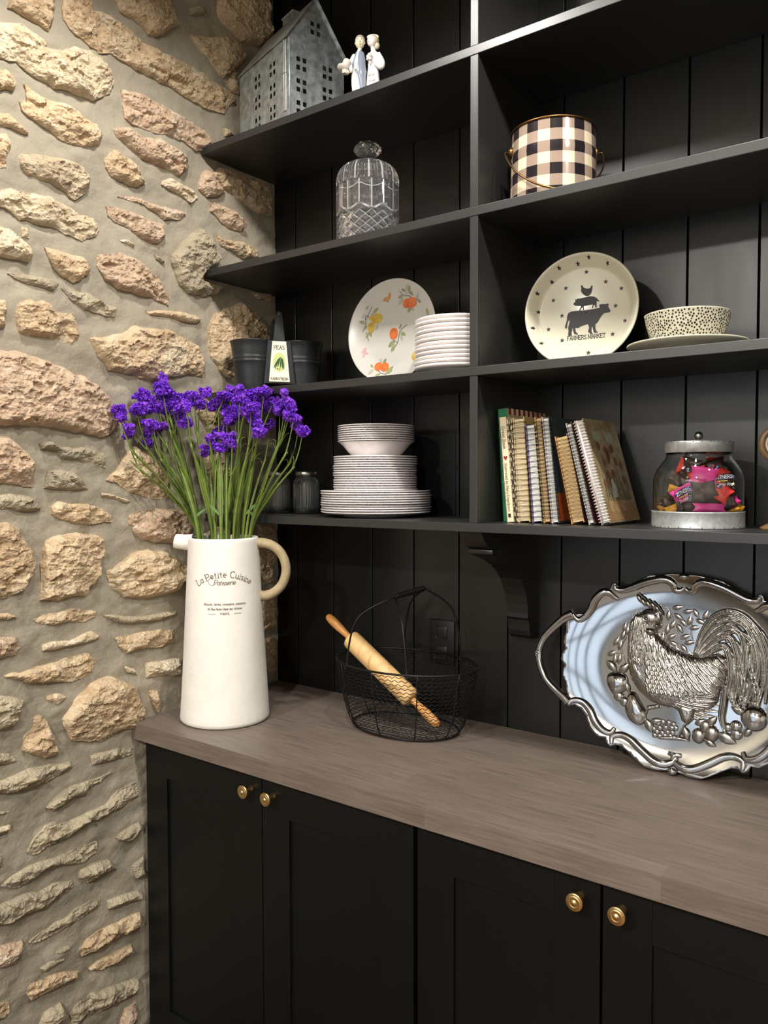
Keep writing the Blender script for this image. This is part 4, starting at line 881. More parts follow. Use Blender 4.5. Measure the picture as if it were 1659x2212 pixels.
rg = random.Random(21); body = REL['BODY']
def scatter(n, x0, x1, z0, z1, angf, L, Wd, hh, curve=0.0):
    L_ = []
    for k in range(n): L_.append((rg.uniform(x0, x1), rg.uniform(z0, z1)))
    ok = poly_in(np.array(L_), body)
    L_ = sorted([p for p, o in zip(L_, ok) if o], key=lambda p: p[1])       # lower feathers first, upper ones overlap
    for x, z in L_: feather(x, z, angf(x, z)+rg.uniform(-.18, .18), L*rg.uniform(.8, 1.2), Wd*rg.uniform(.8, 1.2), hh, True, curve)
scatter(70, -0.12, 0.04, 0.10, 0.25, lambda x, z: R(-62), 0.0095, 0.0032, 0.0014)          # breast
for k in range(6):                                             # wing quills, long and nearly level
    feather(0.030+0.004*k, 0.122+0.0085*k, R(-14+5*k), 0.046-0.002*k, 0.0056, 0.0034, True, 0.10)
for iz in range(7):                                            # small round wing scales
    for ix in range(8):
        x = -0.062+ix*0.0095+(iz % 2)*0.0047-iz*0.001; z = 0.163+iz*0.0092
        if poly_in(np.array([[x, z]]), body)[0]: feather(x, z, R(-72), 0.0068, 0.0056, 0.0026)
for row in range(5):                                           # saddle hackles fan down from the back
    for k in range(13):
        t = k/12; x = -0.030+0.125*t; z = 0.176+0.018*row+0.010*math.sin(3*t); 
        if poly_in(np.array([[x, z]]), body)[0]: feather(x+rg.uniform(-.002,.002), z, R(-64+26*t+rg.uniform(-5, 5)), 0.019, 0.0037, 0.0028, True, 0.10)
for row in range(7):                                           # neck hackles
    for k in range(8):
        x = -0.112+0.0105*k+0.003*(row % 2)+0.004*row*0; z = 0.228+0.0145*row
        if poly_in(np.array([[x, z]]), body)[0]: feather(x, z, R(-88+(x+0.09)*330+rg.uniform(-6, 6)), 0.0165, 0.0034, 0.0026, True, 0.06)
for tl in TAILS: ridge(pts(tl), 0.0060, 0.0022, 0.0105)
for tl in TAILS[:5]:
    P2 = pts(tl); ridge([(x+0.010, z-0.007) for x, z in P2[2:]], 0.0042, 0.0016, 0.0085)
for nm, hh, so_ in (('THIGH',0.0105,0.012),('SHANK',0.0075,0.004),('FOOT',0.0055,0.004),('LEG',0.0055,0.004)): dome(REL[nm], hh, so_)
Hg += (Hg > 0.0005)*0.00025*fbm(np.c_[Qr*np.array([420, 260]), np.zeros(len(Qr))], 2, 4).reshape(shp)
ex, ez = REL['BODY'][-1]
feather(-0.082, 0.322, 0, 0.005, 0.0042, 0.003); 
idx = -np.ones(shp, int); msk = Hg > 0.0004; msk2 = msk.copy(); msk2[1:] |= msk[:-1]; msk2[:-1] |= msk[1:]; msk2[:,1:] |= msk[:,:-1]; msk2[:,:-1] |= msk[:,1:]
ids = np.where(msk2.ravel())[0]; idx.ravel()[ids] = np.arange(len(ids)); wb = well(Qr[ids])
V = np.c_[Qr[ids,0], -(wb+np.where(Hh[ids] > 0.0004, Hh[ids], -0.0012)), Qr[ids,1]]
a_, b_, c_, d_ = idx[:-1,:-1], idx[:-1,1:], idx[1:,1:], idx[1:,:-1]; okf = (a_ >= 0) & (b_ >= 0) & (c_ >= 0) & (d_ >= 0)
obj('rooster', (V.tolist(), np.c_[a_[okf], b_[okf], c_[okf], d_[okf]].tolist()), MET2, plat)
obj('eye', sphere((0,0,0), 0.0036, 12, 8), MET2, plat, (-0.0735, -0.0205, 0.3135)); obj('eye_ring', tube([(-0.0735+0.0062*math.cos(a), -0.0200, 0.3135+0.0055*math.sin(a)) for a in np.linspace(0, 6.28, 20)[:-1]], 0.0012, 6, True), MET2, plat)
def leaf_mesh(L, Wd, hh, n=8):
    V = []; F = []
    for i in range(n+1):
        t = i/n; w_ = Wd*math.sin(math.pi*t**0.85)**0.8 if 0 < t < 1 else 0.0002
        for s, q in ((-1,0),(-0.55,0.8),(0,0.55),(0.55,0.8),(1,0)): V.append(((t-0.5)*L, -hh*q*math.sin(math.pi*(0.1+0.8*t)), s*w_))
        if i:
            for k in range(4): a = (i-1)*5+k; F.append((a, a+1, a+6, a+5))
    return V, F
LM = mesh('embossed_leaf', *leaf_mesh(0.024, 0.0058, 0.0046), MET2)
LB = mesh('embossed_leaf_large', *leaf_mesh(0.030, 0.0085, 0.0050), MET2)
for q in LEAVES.split():
    a, b, c = map(int, q.split(',')); x, z = a/1000, b/1000; link('leaf', LM, plat, (x, -hq(x, z)+0.0003, z), (0, -R(c), 0))
for q in BIGLEAVES.split():
    a, b, c, d = map(int, q.split(',')); x, z = a/1000, b/1000; k = d/15.0; link('leaf', LB, plat, (x, -hq(x, z)-0.002, z), (0, -R(c), 0), (k, 1.2, k))
for st_ in STEMS:
    P_ = [(x, -hq(x, z)-0.0008, z) for x, z in pts(st_)]; obj('sprig_stem', tube(catmull(P_, 6), 0.0013, 6), MET2, plat)
for q in BALLS.split():
    a, b, c, k = q.split(','); x, z, rr_ = int(a)/1000, int(b)/1000, int(c)/1000
    nm = {'g':'grape','c':'cherry','a':'apple','s':'strawberry'}[k]
    o = obj(nm, sphere((0,0,0), rr_, 18, 12, (1, 0.55, 1 if k != 's' else 1.15)), MET2 if k in 's' else MET, plat, (x, -hq(x, z)-0.001, z))
def puff(name, A, hh, m):
    A = np.asarray(A); c = A.mean(0); n_ = len(A); V = []; F = []
    A = np.array([tuple(p)[:2] for p in catmull([(x, z, 0) for x, z in A], 4, True)]); n_ = len(A)
    for k in range(7):
        t = k/6; s_ = math.cos(t*math.pi/2); 
        for p in A: q = c+(p-c)*s_; V.append((q[0], -hq(*q)-hh*math.sin(t*math.pi/2)+0.001, q[1]))
        if k:
            for i in range(n_): j = (i+1) % n_; F.append(((k-1)*n_+i, (k-1)*n_+j, k*n_+j, k*n_+i))
    return fixnormals(obj(name, (V, F), m, plat))
puff('head', REL['HEAD'], 0.0165, MET2)
for q in COMBL.split():
    a, b, c = map(int, q.split(',')); obj('comb_lobe', sphere((0,0,0), c/1000, 14, 10, (0.62, 0.8, 1.25)), MET2, plat, (a/1000, -hq(a/1000, b/1000)-0.009, b/1000), (0, -R(28), 0))
puff('wattle', REL['WATTLE'], 0.0195, MET2); puff('beak', REL['BEAK'], 0.0185, MET2)
puff('pear', REL['PEAR'], 0.013, MET); puff('apple', REL['APPLE'], 0.014, MET)
# ------------------------------------------------------------------ bottom shelf: stacked crockery, jars, books, sweets
WARE = mat('white_glazed_ware', (236,230,228), 0.22, coat=0.4)
WARED = mat('speckled_edge_ware', (232,226,226), 0.3, noise=(300,0.04), coat=0.3)
BAND = mat('worn_dark_edge', (40,32,38), 0.6, noise=(160,0.5), col2=(190,180,182), scale=(1,1,3))
ORD = ['first','second','third','fourth','fifth','sixth','seventh','eighth','ninth','tenth','eleventh','twelfth','thirteenth','fourteenth','fifteenth','sixteenth']
def plate_parts(rim, foot, hgt, edge=0.0022):
    p = [(0.0005,0.0025),(foot-0.004,0.0025),(foot-0.003,0.0),(foot,0.0),(foot+0.003,0.003),(rim*0.78,hgt*0.45),(rim-0.002,hgt-edge),(rim,hgt-edge*0.4),(rim-0.001,hgt+edge*0.4),(rim*0.80,hgt*0.45+0.0035),(foot,0.0062),(0.0005,0.0060)]
    return p
def band_parts(rim, hgt): return [(rim-0.0045,hgt-0.0041),(rim-0.0018,hgt-0.0031),(rim-0.0012,hgt-0.0024)]
def stack(name, labels, cat, group, x, y, z, n, step, prof, bandp, m, jit, seed):
    rg = random.Random(seed); me = mesh(name+'_body', *lathe(prof, 56), m); mb = mesh(name+'_edge', *lathe(bandp, 56), BAND) if bandp else None
    for i in range(n):
        t = thing(name, labels(i), cat, (x+rg.uniform(-jit, jit), y+rg.uniform(-jit, jit), z+i*step), (0, 0, rg.uniform(0, 6.28)), group)
        link('body', me, t)
        if mb: link('dark_edge', mb, t)
QX, QY = 0.4905, -0.145
hD = 0.0135
stack('dinner_plate', lambda i: '%s white dinner plate from the bottom of the tall crockery stack' % ORD[i], 'plate', 'dinner plates under the stack', QX, QY, zD+0.0005, 10, 0.00575, plate_parts(0.1395, 0.082, hD), band_parts(0.1395, hD), WARED, 0.0022, 1)
z2 = zD+0.0005+9*0.00575+0.0064
stack('salad_plate', lambda i: '%s white salad plate from the bottom of the middle stack' % ORD[i], 'plate', 'salad plates in the middle of the stack', QX-0.003, QY, z2, 15, 0.00575, plate_parts(0.1062, 0.062, 0.0115), band_parts(0.1062, 0.0115), WARED, 0.0012, 2)
z3 = z2+14*0.00575+0.0064
bp = [(0.0005,0.003),(0.048,0.003),(0.049,0.0),(0.054,0.0),(0.058,0.004),(0.072,0.018),(0.084,0.033),(0.092,0.040),(0.0965,0.0425),(0.0975,0.0440),(0.0955,0.0450),(0.088,0.0418),(0.079,0.034),(0.067,0.020),(0.052,0.0075),(0.0005,0.0068)]
BOWLM = mat('mottled_white_bowl', (222,214,214), 0.25, noise=(34,0.06), col2=(236,231,230), coat=0.4)
stack('cereal_bowl', lambda i: '%s white rimmed bowl from the bottom of the nested bowls on the crockery stack' % ORD[i], 'bowl', 'nested bowls on top of the stack', QX+0.0005, QY, z3, 8, 0.00535, bp, [(0.0925,0.0402),(0.0958,0.0420),(0.0968,0.0428)], BOWLM, 0.0006, 3)
# dessert plates on the shelf above, against the divider
dp = [(0.0005,0.003),(0.056,0.003),(0.057,0.0),(0.061,0.0),(0.064,0.004),(0.084,0.0085),(0.0925,0.0105),(0.0952,0.0130),(0.0950,0.0165),(0.0925,0.0178),(0.084,0.0135),(0.062,0.0095),(0.0005,0.0085)]
stack('dessert_plate', lambda i: '%s thick white plate from the bottom of the stack beside the divider' % ORD[i], 'plate', 'thick white plates stacked by the divider', 0.7465, -0.178, zC+0.0005, 12, 0.00955, dp, None, WARE, 0.0012, 4)

# ribbed glass jars
GLASS = mat('clear_glass', (246,249,248), 0.02, trans=1.0, ior=1.46)
TIN = mat('dull_tin_lid', (186,182,172), 0.35, 1.0, noise=(80,0.08))
def ribbed(a, j, z): return 1+0.055*abs(math.cos(14*a)) if 0.012 < z < 0.082 else 1
def glass_jar(x, y, lab):
    t = thing('glass_jar', lab, 'jar', (x, y, zD), group='ribbed glass jars')
    o = [(0.0005,0.0),(0.033,0.0),(0.0355,0.003),(0.0358,0.012),(0.0350,0.016),(0.0350,0.078),(0.0358,0.083),(0.0340,0.092),(0.0285,0.098),(0.0280,0.108),(0.0262,0.108),(0.0262,0.098),(0.0315,0.091),(0.0325,0.083),(0.0322,0.016),(0.0310,0.008),(0.0005,0.006)]
    obj('glass', lathe(o, 168, rf=ribbed), mat('ribbed_glass', (244,247,246), 0.02, trans=0.975, ior=1.5), t)
    obj('lid', lathe([(0.0005,0.1165),(0.028,0.1165),(0.0300,0.1150),(0.0302,0.1050),(0.0292,0.1040),(0.0288,0.106),(0.0288,0.1130),(0.0005,0.1130)], 48), TIN, t)
glass_jar(0.2125, -0.10, 'small ribbed glass jar with tin lid just left of the crockery stack')
glass_jar(0.118, -0.115, 'small ribbed glass jar with tin lid half hidden behind the flower stems')

# books ---------------------------------------------------------------
PAPER = mat('book_pages', (222,212,188), 0.85, noise=(200,0.08), scale=(1,1,40))
PAPERW = mat('white_pages', (232,232,226), 0.85, noise=(120,0.10), scale=(40,1,1))
def book(name, lab, xb, xt, h, th, dep, yf, cm, pm=PAPER, coil=None, spine=None, back=None, nring=20, rr=0.008):
    """leaning book: bottom-left corner xb, top-left xt, height h (along the book)"""
    ang = math.atan2(xb-xt, h); t = thing(name, lab, 'book', (xb, yf, zD+0.0008), (0, -ang, 0), 'books on the bottom shelf')
    lift = max(0, math.sin(ang)*0)
    back = back or cm; c = 0.0022
    if spine:
        obj('cover', join(box(0, th, 0, c, 0, h, 0.0005), box(0, c, 0, dep, 0, h, 0.0004)), cm, t, smooth=False); obj('back_cover', box(th-c, th, c, dep, 0, h, 0.0004), back, t, smooth=False)
    else:
        obj('cover', box(0, c, 0, dep, 0, h, 0.0004), cm, t, smooth=False); obj('back_cover', box(th-c, th, 0, dep, 0, h, 0.0004), back, t, smooth=False)
    obj('pages', box(c+0.0003, th-c-0.0003, 0.004 if not spine else 0.003, dep-0.004, 0.003, h-0.004), pm, t, smooth=False)
    if coil:
        parts = []
        for k in range(nring):
            z = 0.012+(h-0.024)*k/(nring-1)
            for dz in (-0.0011, 0.0011):
                parts.append(tube([(th/2+(th/2+0.0028)*math.cos(a), 0.0010+rr*0.85*math.sin(a), z+dz) for a in np.linspace(0.35-math.pi, -0.35, 9)], 0.00062, 4, cap=False))
                parts.append(tube([(th/2+(th/2+0.0028)*math.cos(a), 0.0010+rr*0.85*math.sin(a), z+dz) for a in (-0.35, 0.25, 0.7)], 0.00062, 4, cap=False))
                parts.append(tube([(th/2+(th/2+0.0028)*math.cos(a), 0.0010+rr*0.85*math.sin(a), z+dz) for a in (math.pi+0.35, math.pi-0.25, math.pi-0.7)], 0.00062, 4, cap=False))
        obj('spiral_binding', join(*parts), coil, t)
    return t, ang
COILB = mat('black_coil', (28,26,26), 0.35, 0.5); COILC = mat('white_coil', (220,212,204), 0.4); COILT = mat('bronze_coil', (96,74,46), 0.4, 0.6)
cov = lambda n, c, c2=None, k=26: mat('cover_'+n, c, 0.45, noise=(k,0.2), col2=c2, coat=0.25)
YB = -0.200
# green hardcover with a chequered front board behind the others
t, a = book('cookbook', 'tall green cookbook at the left end with red and white checked top edge', 0.881, 0.8655, 0.2455, 0.024, 0.19, YB, cov('green', (24,104,66)), spine=True, back=cov('cream_board', (206,186,140)))
CHK = [mat('red_check', (140,48,34), 0.6), mat('white_check', (224,212,188), 0.6)]
for k in range(16):
    obj('check', box(0.0238, 0.0245, 0.006+k*0.0112, 0.006+(k+1)*0.0112, 0.232, 0.2452), CHK[k % 2], t, smooth=False)
def vtext(s, h, wd, m, t, x, y, z, serif=False, up=False):
    VF = text(s, h, wd, 0.16, serif); V = [((v[1] if not up else -v[1])*1.0, 0, (-v[0] if not up else v[0])) for v in VF[0]]
    obj('lettering', (V, VF[1]), m, t, (x, y, z), smooth=False)
vtext('Gooseberry Patch', 0.0085, 0.0010, mat('pale_green_ink', (150,200,160), 0.6), t, 0.008, -0.0006, 0.095)
t, a = book('cookbook', 'cream spined book with torn top, second from the left of the row', 0.8965, 0.876, 0.2265, 0.0165, 0.17, YB-0.012, cov('cream_spine', (226,210,172), (236,224,192)), spine=True)
vtext('Great Book', 0.0078, 0.0009, mat('grey_ink', (120,110,96), 0.7), t, 0.0045, -0.0006, 0.182)
vtext('Illustrated by Mary Engelbreit', 0.0062, 0.0008, mat('grey_ink', (120,110,96), 0.7), t, 0.0052, -0.0006, 0.075)
obj('red_heart', xf((lambda m_: (m_[0], m_[1]))(poly_mesh([(0,-0.005),(0.0045,0.001),(0.004,0.004),(0.0018,0.0045),(0,0.0025),(-0.0018,0.0045),(-0.004,0.004),(-0.0045,0.001)], 0.0008)), Matrix.Rotation(R(90), 4, 'X')), mat('heart_red', (150,44,36), 0.6), t, (0.009, -0.0, 0.138), smooth=False)
obj('emblem', box(0.005, 0.011, -0.0007, 0, 0.010, 0.018), mat('emblem_black', (40,34,30), 0.6), t, smooth=False)
# chequered spine: squares as raised tiles
t, a = book('cookbook', 'black and white checkerboard spined spiral book beside the cream book', 0.9105, 0.893, 0.222, 0.0115, 0.16, YB-0.008, mat('check_board', (214,200,164), 0.5), coil=COILT, nring=16, rr=0.004)
CB = mat('check_black', (44,36,32), 0.5)
for k in range(22):
    obj('check', box(0.0002+(k % 2)*0.0056, 0.0058+(k % 2)*0.0056, 0.0012, 0.0022, 0.004+k*0.0097, 0.004+(k+1)*0.0097), CB, t, smooth=False)
B = [('fat cream paged spiral cookbook with yellowish covers, fourth from the left', 0.9235, 0.908, 0.224, 0.0270, 0.165, cov('pale_cream', (226,212,178)), COILT, cov('ochre_print', (190,156,92), (226,206,150)), mat('cream_pages', (226,210,174), 0.85, noise=(120,0.10), scale=(40,1,1)), 19, 0.011),
     ('spiral cookbook with purple front cover, shorter than its neighbours', 0.9560, 0.9375, 0.210, 0.0235, 0.165, cov('violet', (86,72,132), (128,112,164)), COILB, cov('olive_print', (88,96,70), (150,150,110)), PAPERW, 17, 0.009),
     ('tan floral spiral cookbook in the middle of the row', 0.9820, 0.9590, 0.2240, 0.0165, 0.165, cov('tan_print', (176,140,92), (214,188,140)), COILB, cov('brown_print_cover', (108,66,44), (176,128,86)), mat('tan_pages', (212,182,136), 0.85, noise=(120,0.14), scale=(40,1,1)), 26, 0.007),
     ('dark teal spiral cookbook with wide white binding, its upper cover showing', 1.0020, 0.9775, 0.2230, 0.0165, 0.175, cov('grey_white', (206,204,206)), COILB, cov('dark_teal', (44,58,62), (62,76,80)), PAPERW, 25, 0.009),
     ('short beige spiral cookbook leaning beside the teal one', 1.0455, 1.0060, 0.1840, 0.0285, 0.150, cov('orange_edge', (196,140,92), (214,166,118)), COILT, cov('beige_edge', (206,168,120)), mat('beige_pages', (214,186,138), 0.8, noise=(90,0.12), scale=(1,1,30)), 21, 0.008),
     ('slim green and maroon spiral cookbook with silvery pages, second from the right', 1.0830, 1.0290, 0.2130, 0.0130, 0.165, cov('silver_grey', (206,206,204)), COILB, cov('green_maroon', (76,78,52), (120,64,72)), PAPERW, 28, 0.006)]
for i, (lab, xb, xt, h, th, dep, cm, coil, back, pm, nr, rr_) in enumerate(B):
    t_, a_ = book('cookbook', lab, xb, xt, h, th, dep, YB-0.010-0.004*(i > 2), cm, pm, coil, None, back, nr, rr_)
    if i == 3: obj('cover_picture', box(th, th+0.0006, 0.002, dep-0.002, 0.004, 0.062), mat('rust_orange_print', (150,76,34), 0.5, noise=(60,0.25)), t_, smooth=False)
    if i in (2, 4, 5):                                         # printed lower border of the back board
        obj('cover_border', box(th-0.0004, th+0.0005, 0.0, dep, 0.001, 0.052), mat('maroon_print', (86,36,48), 0.5, noise=(120,0.4)), t_, smooth=False)
# right-hand book: clear comb binding and a painted cover with pots of flowers
t, a = book('cookbook', 'rightmost cookbook with white comb binding and a painted still life cover facing right', 1.1085, 1.0460, 0.2190, 0.0195, 0.172, YB-0.012, cov('pinkish_white', (214,200,196)), PAPERW, None, None, cov('painted_cover', (136,112,78), (184,166,128), 40))
comb = []
for k in range(34):
    z = 0.006+0.207*k/33; comb.append(tube([(0.00975+0.0125*math.cos(q), 0.001+0.0115*math.sin(q), z) for q in np.linspace(-0.35, -math.pi+0.35, 9)]+[], 0.0015, 4))
obj('comb_binding', join(*comb, tube([(0.00975, -0.0105, 0.004), (0.00975, -0.0105, 0.2155)], 0.0022, 6)), mat('comb_plastic', (232,222,218), 0.3, trans=0.25), t)
XC = 0.0198
def cov_poly(P2, c, name, lift=0.0):
    V, F = poly_mesh(P2, 0); V = [(XC+0.0002+lift, v[0], v[1]) for v in V]; obj(name, (V, F), mat('paint_'+name, c, 0.5, noise=(90,0.2)), t, smooth=False)
for cy, cz in ((0.045,0.185),(0.110,0.185)): cov_poly([(cy-0.022,cz+0.008),(cy+0.022,cz+0.008),(cy+0.018,cz-0.008),(cy+0.006,cz-0.018),(cy-0.006,cz-0.018),(cy-0.018,cz-0.008)], (170,172,152), 'painted_plate')
cov_poly([(0.004,0.004),(0.168,0.004),(0.168,0.040),(0.004,0.034)], (160,126,88), 'painted_tabletop')
for cy in (0.030, 0.062, 0.092): cov_poly([(cy-0.013,0.052),(cy+0.013,0.052),(cy+0.010,0.022),(cy-0.010,0.022)], (178,146,104), 'painted_pot', 0.0002)
rg = random.Random(3)
for k in range(16): cy = rg.uniform(0.02,0.15); cz = rg.uniform(0.080,0.165); cov_poly(arc(cy, cz, 0.009, 0.010, 0, 330, 8), rg.choice([(116,60,44),(132,84,60),(104,72,50)]), 'painted_bloom', 0.0002)
for k in range(18): cy = 0.02+0.0075*k; cov_poly([(cy,0.045),(cy+0.0035,0.045),(cy+rg.uniform(-.015,.03),rg.uniform(0.09,0.13))], (72,84,60), 'painted_blade', 0.0003)
cov_poly([(0.055,0.052),(0.060,0.088),(0.072,0.092),(0.080,0.075),(0.078,0.052)], (196,198,190), 'painted_cow', 0.0004)

# sweet jar ------------------------------------------------------------
JX, JY = 1.2755, -0.145
GALV = mat('galvanised_steel', (190,194,195), 0.42, 0.8, noise=(90,0.2,3), rvar=0.1)
GALVB = mat('galvanised_band', (196,200,202), 0.42, 0.65, noise=(90,0.2,3), rvar=0.1)
jar = thing('sweet_jar', 'glass jar of wrapped sweets with galvanised metal lid and base band', 'jar', (JX, JY, zD))
Rj = 0.0845
gp = [(0.0005,0.004),(0.080,0.004),(0.0825,0.008),(0.0828,0.085),(0.0815,0.098),(0.0770,0.110),(0.0690,0.122),(0.0610,0.132),(0.0590,0.138),(0.0590,0.146),(0.0565,0.146),(0.0565,0.137),(0.0590,0.131),(0.0668,0.121),(0.0745,0.109),(0.0788,0.098),(0.0800,0.085),(0.0795,0.010),(0.0775,0.0065),(0.0005,0.0065)]
obj('glass', lathe(gp, 72), GLASS, jar)
band = [(0.0832,0.0005),(0.0852,0.0005),(0.0854,0.002),(0.0850,0.0035),(0.0850,0.0290),(0.0858,0.0305),(0.0850,0.0318),(0.0834,0.0318)]
obj('base_band', lathe(band, 72), GALVB, jar)
ld = thing  # noqa
lid = obj('lid', lathe([(0.0005,0.1655),(0.060,0.1655),(0.0622,0.1645),(0.0630,0.1625),(0.0626,0.1605),(0.0626,0.1440),(0.0620,0.1435),(0.0600,0.1440),(0.0600,0.1600),(0.0005,0.1610)], 72), GALVB, jar)
obj('lid_knob', join(lathe([(0.0035,0.1650),(0.0030,0.1685),(0.0032,0.1700)], 20), sphere((0,0,0.1765), 0.0082, 20, 14)), mat('brushed_steel_ball', (150,150,148), 0.32, 1.0), lid)
STUD = mat('dark_stud', (40,38,36), 0.6)
for k in range(26):
    a = 2*math.pi*k/26
    obj('stud', sphere((0,0,0), 0.0012, 6, 4), STUD, jar, (0.0852*math.cos(a), 0.0852*math.sin(a), 0.0030))
    if k % 1 == 0: obj('stud', sphere((0,0,0), 0.0010, 6, 4), STUD, lid, (0.0629*math.cos(a), 0.0629*math.sin(a), 0.1628))
SW = {'pink': mat('pink_wrapper', (206,44,134), 0.28, coat=0.6), 'red': mat('red_wrapper', (214,44,36), 0.28, coat=0.6), 'brown': mat('chocolate_wrapper', (52,30,30), 0.18, coat=0.8, bump=(60,0.4,0.002)), 'yellow': mat('amber_wrapper', (212,146,20), 0.3, coat=0.6)}
CHOC = SW['brown']
def pillow(L, Wd, T, seed, nx=12, ny=8):
    rg = np.random.RandomState(seed); V = []; F = []
    for sd in (1, -1):
        for i in range(nx+1):
            for j in range(ny+1):
                u, v = i/nx, j/ny; b = max(0, math.sin(math.pi*u)*math.sin(math.pi*v))**0.45
                pinch = 1-0.18*math.sin(math.pi*v)*abs(2*u-1)
                V.append(((u-0.5)*L*pinch, (v-0.5)*Wd, sd*T/2*b*(1+0.25*rg.uniform(-1, 1)*(b > 0.2))))
    k = (nx+1)*(ny+1)
    for i in range(nx):
        for j in range(ny):
            a = i*(ny+1)+j; F.append((a, a+ny+1, a+ny+2, a+1)); F.append((k+a+1, k+a+ny+2, k+a+ny+1, k+a))
    return V, F
def flat_tab(L, Wd, T=0.0012): return box(-L/2, L/2, -Wd/2, Wd/2, -T/2, T/2, 0.0004)
CAMD = Vector((1.7218-JX, -1.757-JY, 0.08)).normalized(); RTV = Vector((CAMD.y*-1, CAMD.x, 0)).normalized()
if RTV.dot(Vector((0.8, 0.6, 0))) < 0: RTV = -RTV
# (right, up, towards viewer, colour, length, width, roll)
SWL = [(-0.005,0.104,0.046,'red',0.040,0.022,10),(0.010,0.100,0.058,'pink',0.050,0.030,-8),(0.036,0.103,0.048,'red',0.036,0.022,-22),(-0.040,0.074,0.056,'yellow',0.015,0.024,80),
 (-0.024,0.062,0.064,'pink',0.044,0.036,28),(0.040,0.068,0.060,'red',0.036,0.030,-35),(0.020,0.040,0.066,'pink',0.062,0.016,0),(0.058,0.048,0.046,'pink',0.034,0.014,38),
 (-0.052,0.050,0.046,'brown',0.030,0.026,60),(-0.045,0.036,0.058,'yellow',0.028,0.016,20),(-0.060,0.040,0.038,'yellow',0.022,0.014,35),(0.060,0.036,0.046,'yellow',0.026,0.013,40),(0.070,0.036,0.030,'yellow',0.024,0.015,55),
 (0.046,0.086,0.050,'brown',0.036,0.026,0),(0.016,0.073,0.066,'brown',0.034,0.030,15),(-0.004,0.060,0.067,'brown',0.040,0.022,0),(0.050,0.050,0.054,'brown',0.034,0.028,20),(-0.010,0.119,0.040,'brown',0.044,0.026,-12),
 (0.028,0.118,0.036,'brown',0.040,0.026,18),(-0.030,0.092,0.050,'brown',0.036,0.030,30),(-0.025,0.116,0.034,'red',0.034,0.022,70),(-0.020,0.040,0.064,'brown',0.040,0.022,0),(0.030,0.124,0.018,'red',0.034,0.020,0),
 (0.0,0.090,0.0,'brown',0.06,0.05,0),(-0.035,0.070,0.0,'brown',0.05,0.05,0),(0.035,0.070,0.0,'red',0.05,0.05,0),(0.0,0.050,0.02,'brown',0.07,0.04,0),(-0.02,0.030,0.0,'yellow',0.06,0.04,0),(0.03,0.028,0.02,'brown',0.06,0.03,0)]
WH = mat('white_print', (236,232,228), 0.5); NAVY = mat('navy_oval', (44,34,92), 0.4); YEL = mat('yellow_stripe', (226,196,40), 0.4)
CN = {'pink':'magenta', 'red':'red', 'brown':'dark chocolate coloured', 'yellow':'amber yellow'}
def sweet_label(i):
    a, b, c, k = SWL[i][:4]
    where = 'near the top of the glass jar' if b > 0.095 else 'low in the glass jar' if b < 0.055 else 'in the middle of the glass jar'
    sd_ = 'at the left' if a < -0.02 else 'at the right' if a > 0.02 else 'in front' if c > 0.03 else 'deep inside'
    return '%s wrapped sweet %s, %s' % (CN[k], where, sd_)
for i, (a, b, c, k, L_, W_, rl) in enumerate(SWL):
    lab_ = sweet_label(i); same = sorted([j for j in range(len(SWL)) if sweet_label(j) == lab_], key=lambda j: -SWL[j][1]*10-SWL[j][0]*0.01)
    if len(same) == 2: lab_ = lab_.replace('wrapped sweet', 'sweet').replace('dark chocolate coloured', 'dark brown').replace('glass jar', 'jar')+(', the upper one' if same[0] == i else ', the lower one')
    elif len(same) > 2: lab_ = '%s %s wrapped sweet from the top in the glass jar' % (ORD[same.index(i)], CN[k])
    p = Vector((JX, JY, zD))+RTV*a+CAMD*c+Vector((0,0,b)); p.z = zD+b
    rot = Matrix((RTV, CAMD.cross(RTV)*(1 if CAMD.cross(RTV).z > 0 else -1), CAMD)).transposed()
    rot = rot @ Matrix.Rotation(R(rl), 3, 'Z') @ Matrix.Rotation(R((i*37 % 30)-15), 3, 'X') @ Matrix.Rotation(R((i*53 % 36)-18), 3, 'Y')
    t = thing('wrapped_sweet', lab_, 'sweet', tuple(p), rot.to_euler(), 'wrapped sweets in the jar')
    obj('wrapper', pillow(L_, W_, 0.0085 if k != 'brown' else 0.012, i+3), SW[k], t)
    if i in (4, 5, 13, 0, 2):
        z = 0.0072
        if i in (4, 13):
            obj('lettering', [(lambda VF: ([(v[0], v[1], z+0.0008) for v in VF[0]], VF[1]))(text('ZITNERS' , 0.0062, 0.0009, 0.1))][0], WH, t, (0, 0.006, 0), smooth=False)
            obj('navy_oval', ([(v[0], v[1]+0.009, z+0.0003) for v in poly_mesh(arc(0, 0, 0.0185, 0.0058, 0, 345, 22), 0)[0]], poly_mesh(arc(0, 0, 0.0185, 0.0058, 0, 345, 22), 0)[1]), NAVY, t, smooth=False)
            obj('yellow_stripe', box(-0.012, 0.006, 0.0005, 0.0022, z, z+0.0006), YEL, t, smooth=False)
            obj('lettering', [(lambda VF: ([(v[0], v[1], z+0.0006) for v in VF[0]], VF[1]))(text('Butter Krak', 0.0058, 0.0006, 0.05, False, 0.2))][0], WH, t, (0.002, -0.008, 0), smooth=False)
        else:
            obj('navy_oval', ([(v[0]-0.010, v[1]+0.007, z-0.001) for v in poly_mesh(arc(0, 0, 0.0060, 0.0048, 0, 345, 18), 0)[0]], poly_mesh(arc(0, 0, 0.0060, 0.0048, 0, 345, 18), 0)[1]), NAVY, t, smooth=False)
            obj('lettering', [(lambda VF: ([(v[0], v[1], z-0.0004) for v in VF[0]], VF[1]))(text('Z', 0.0055, 0.0009, 0.1))][0], WH, t, (-0.010, 0.0045, 0), smooth=False)

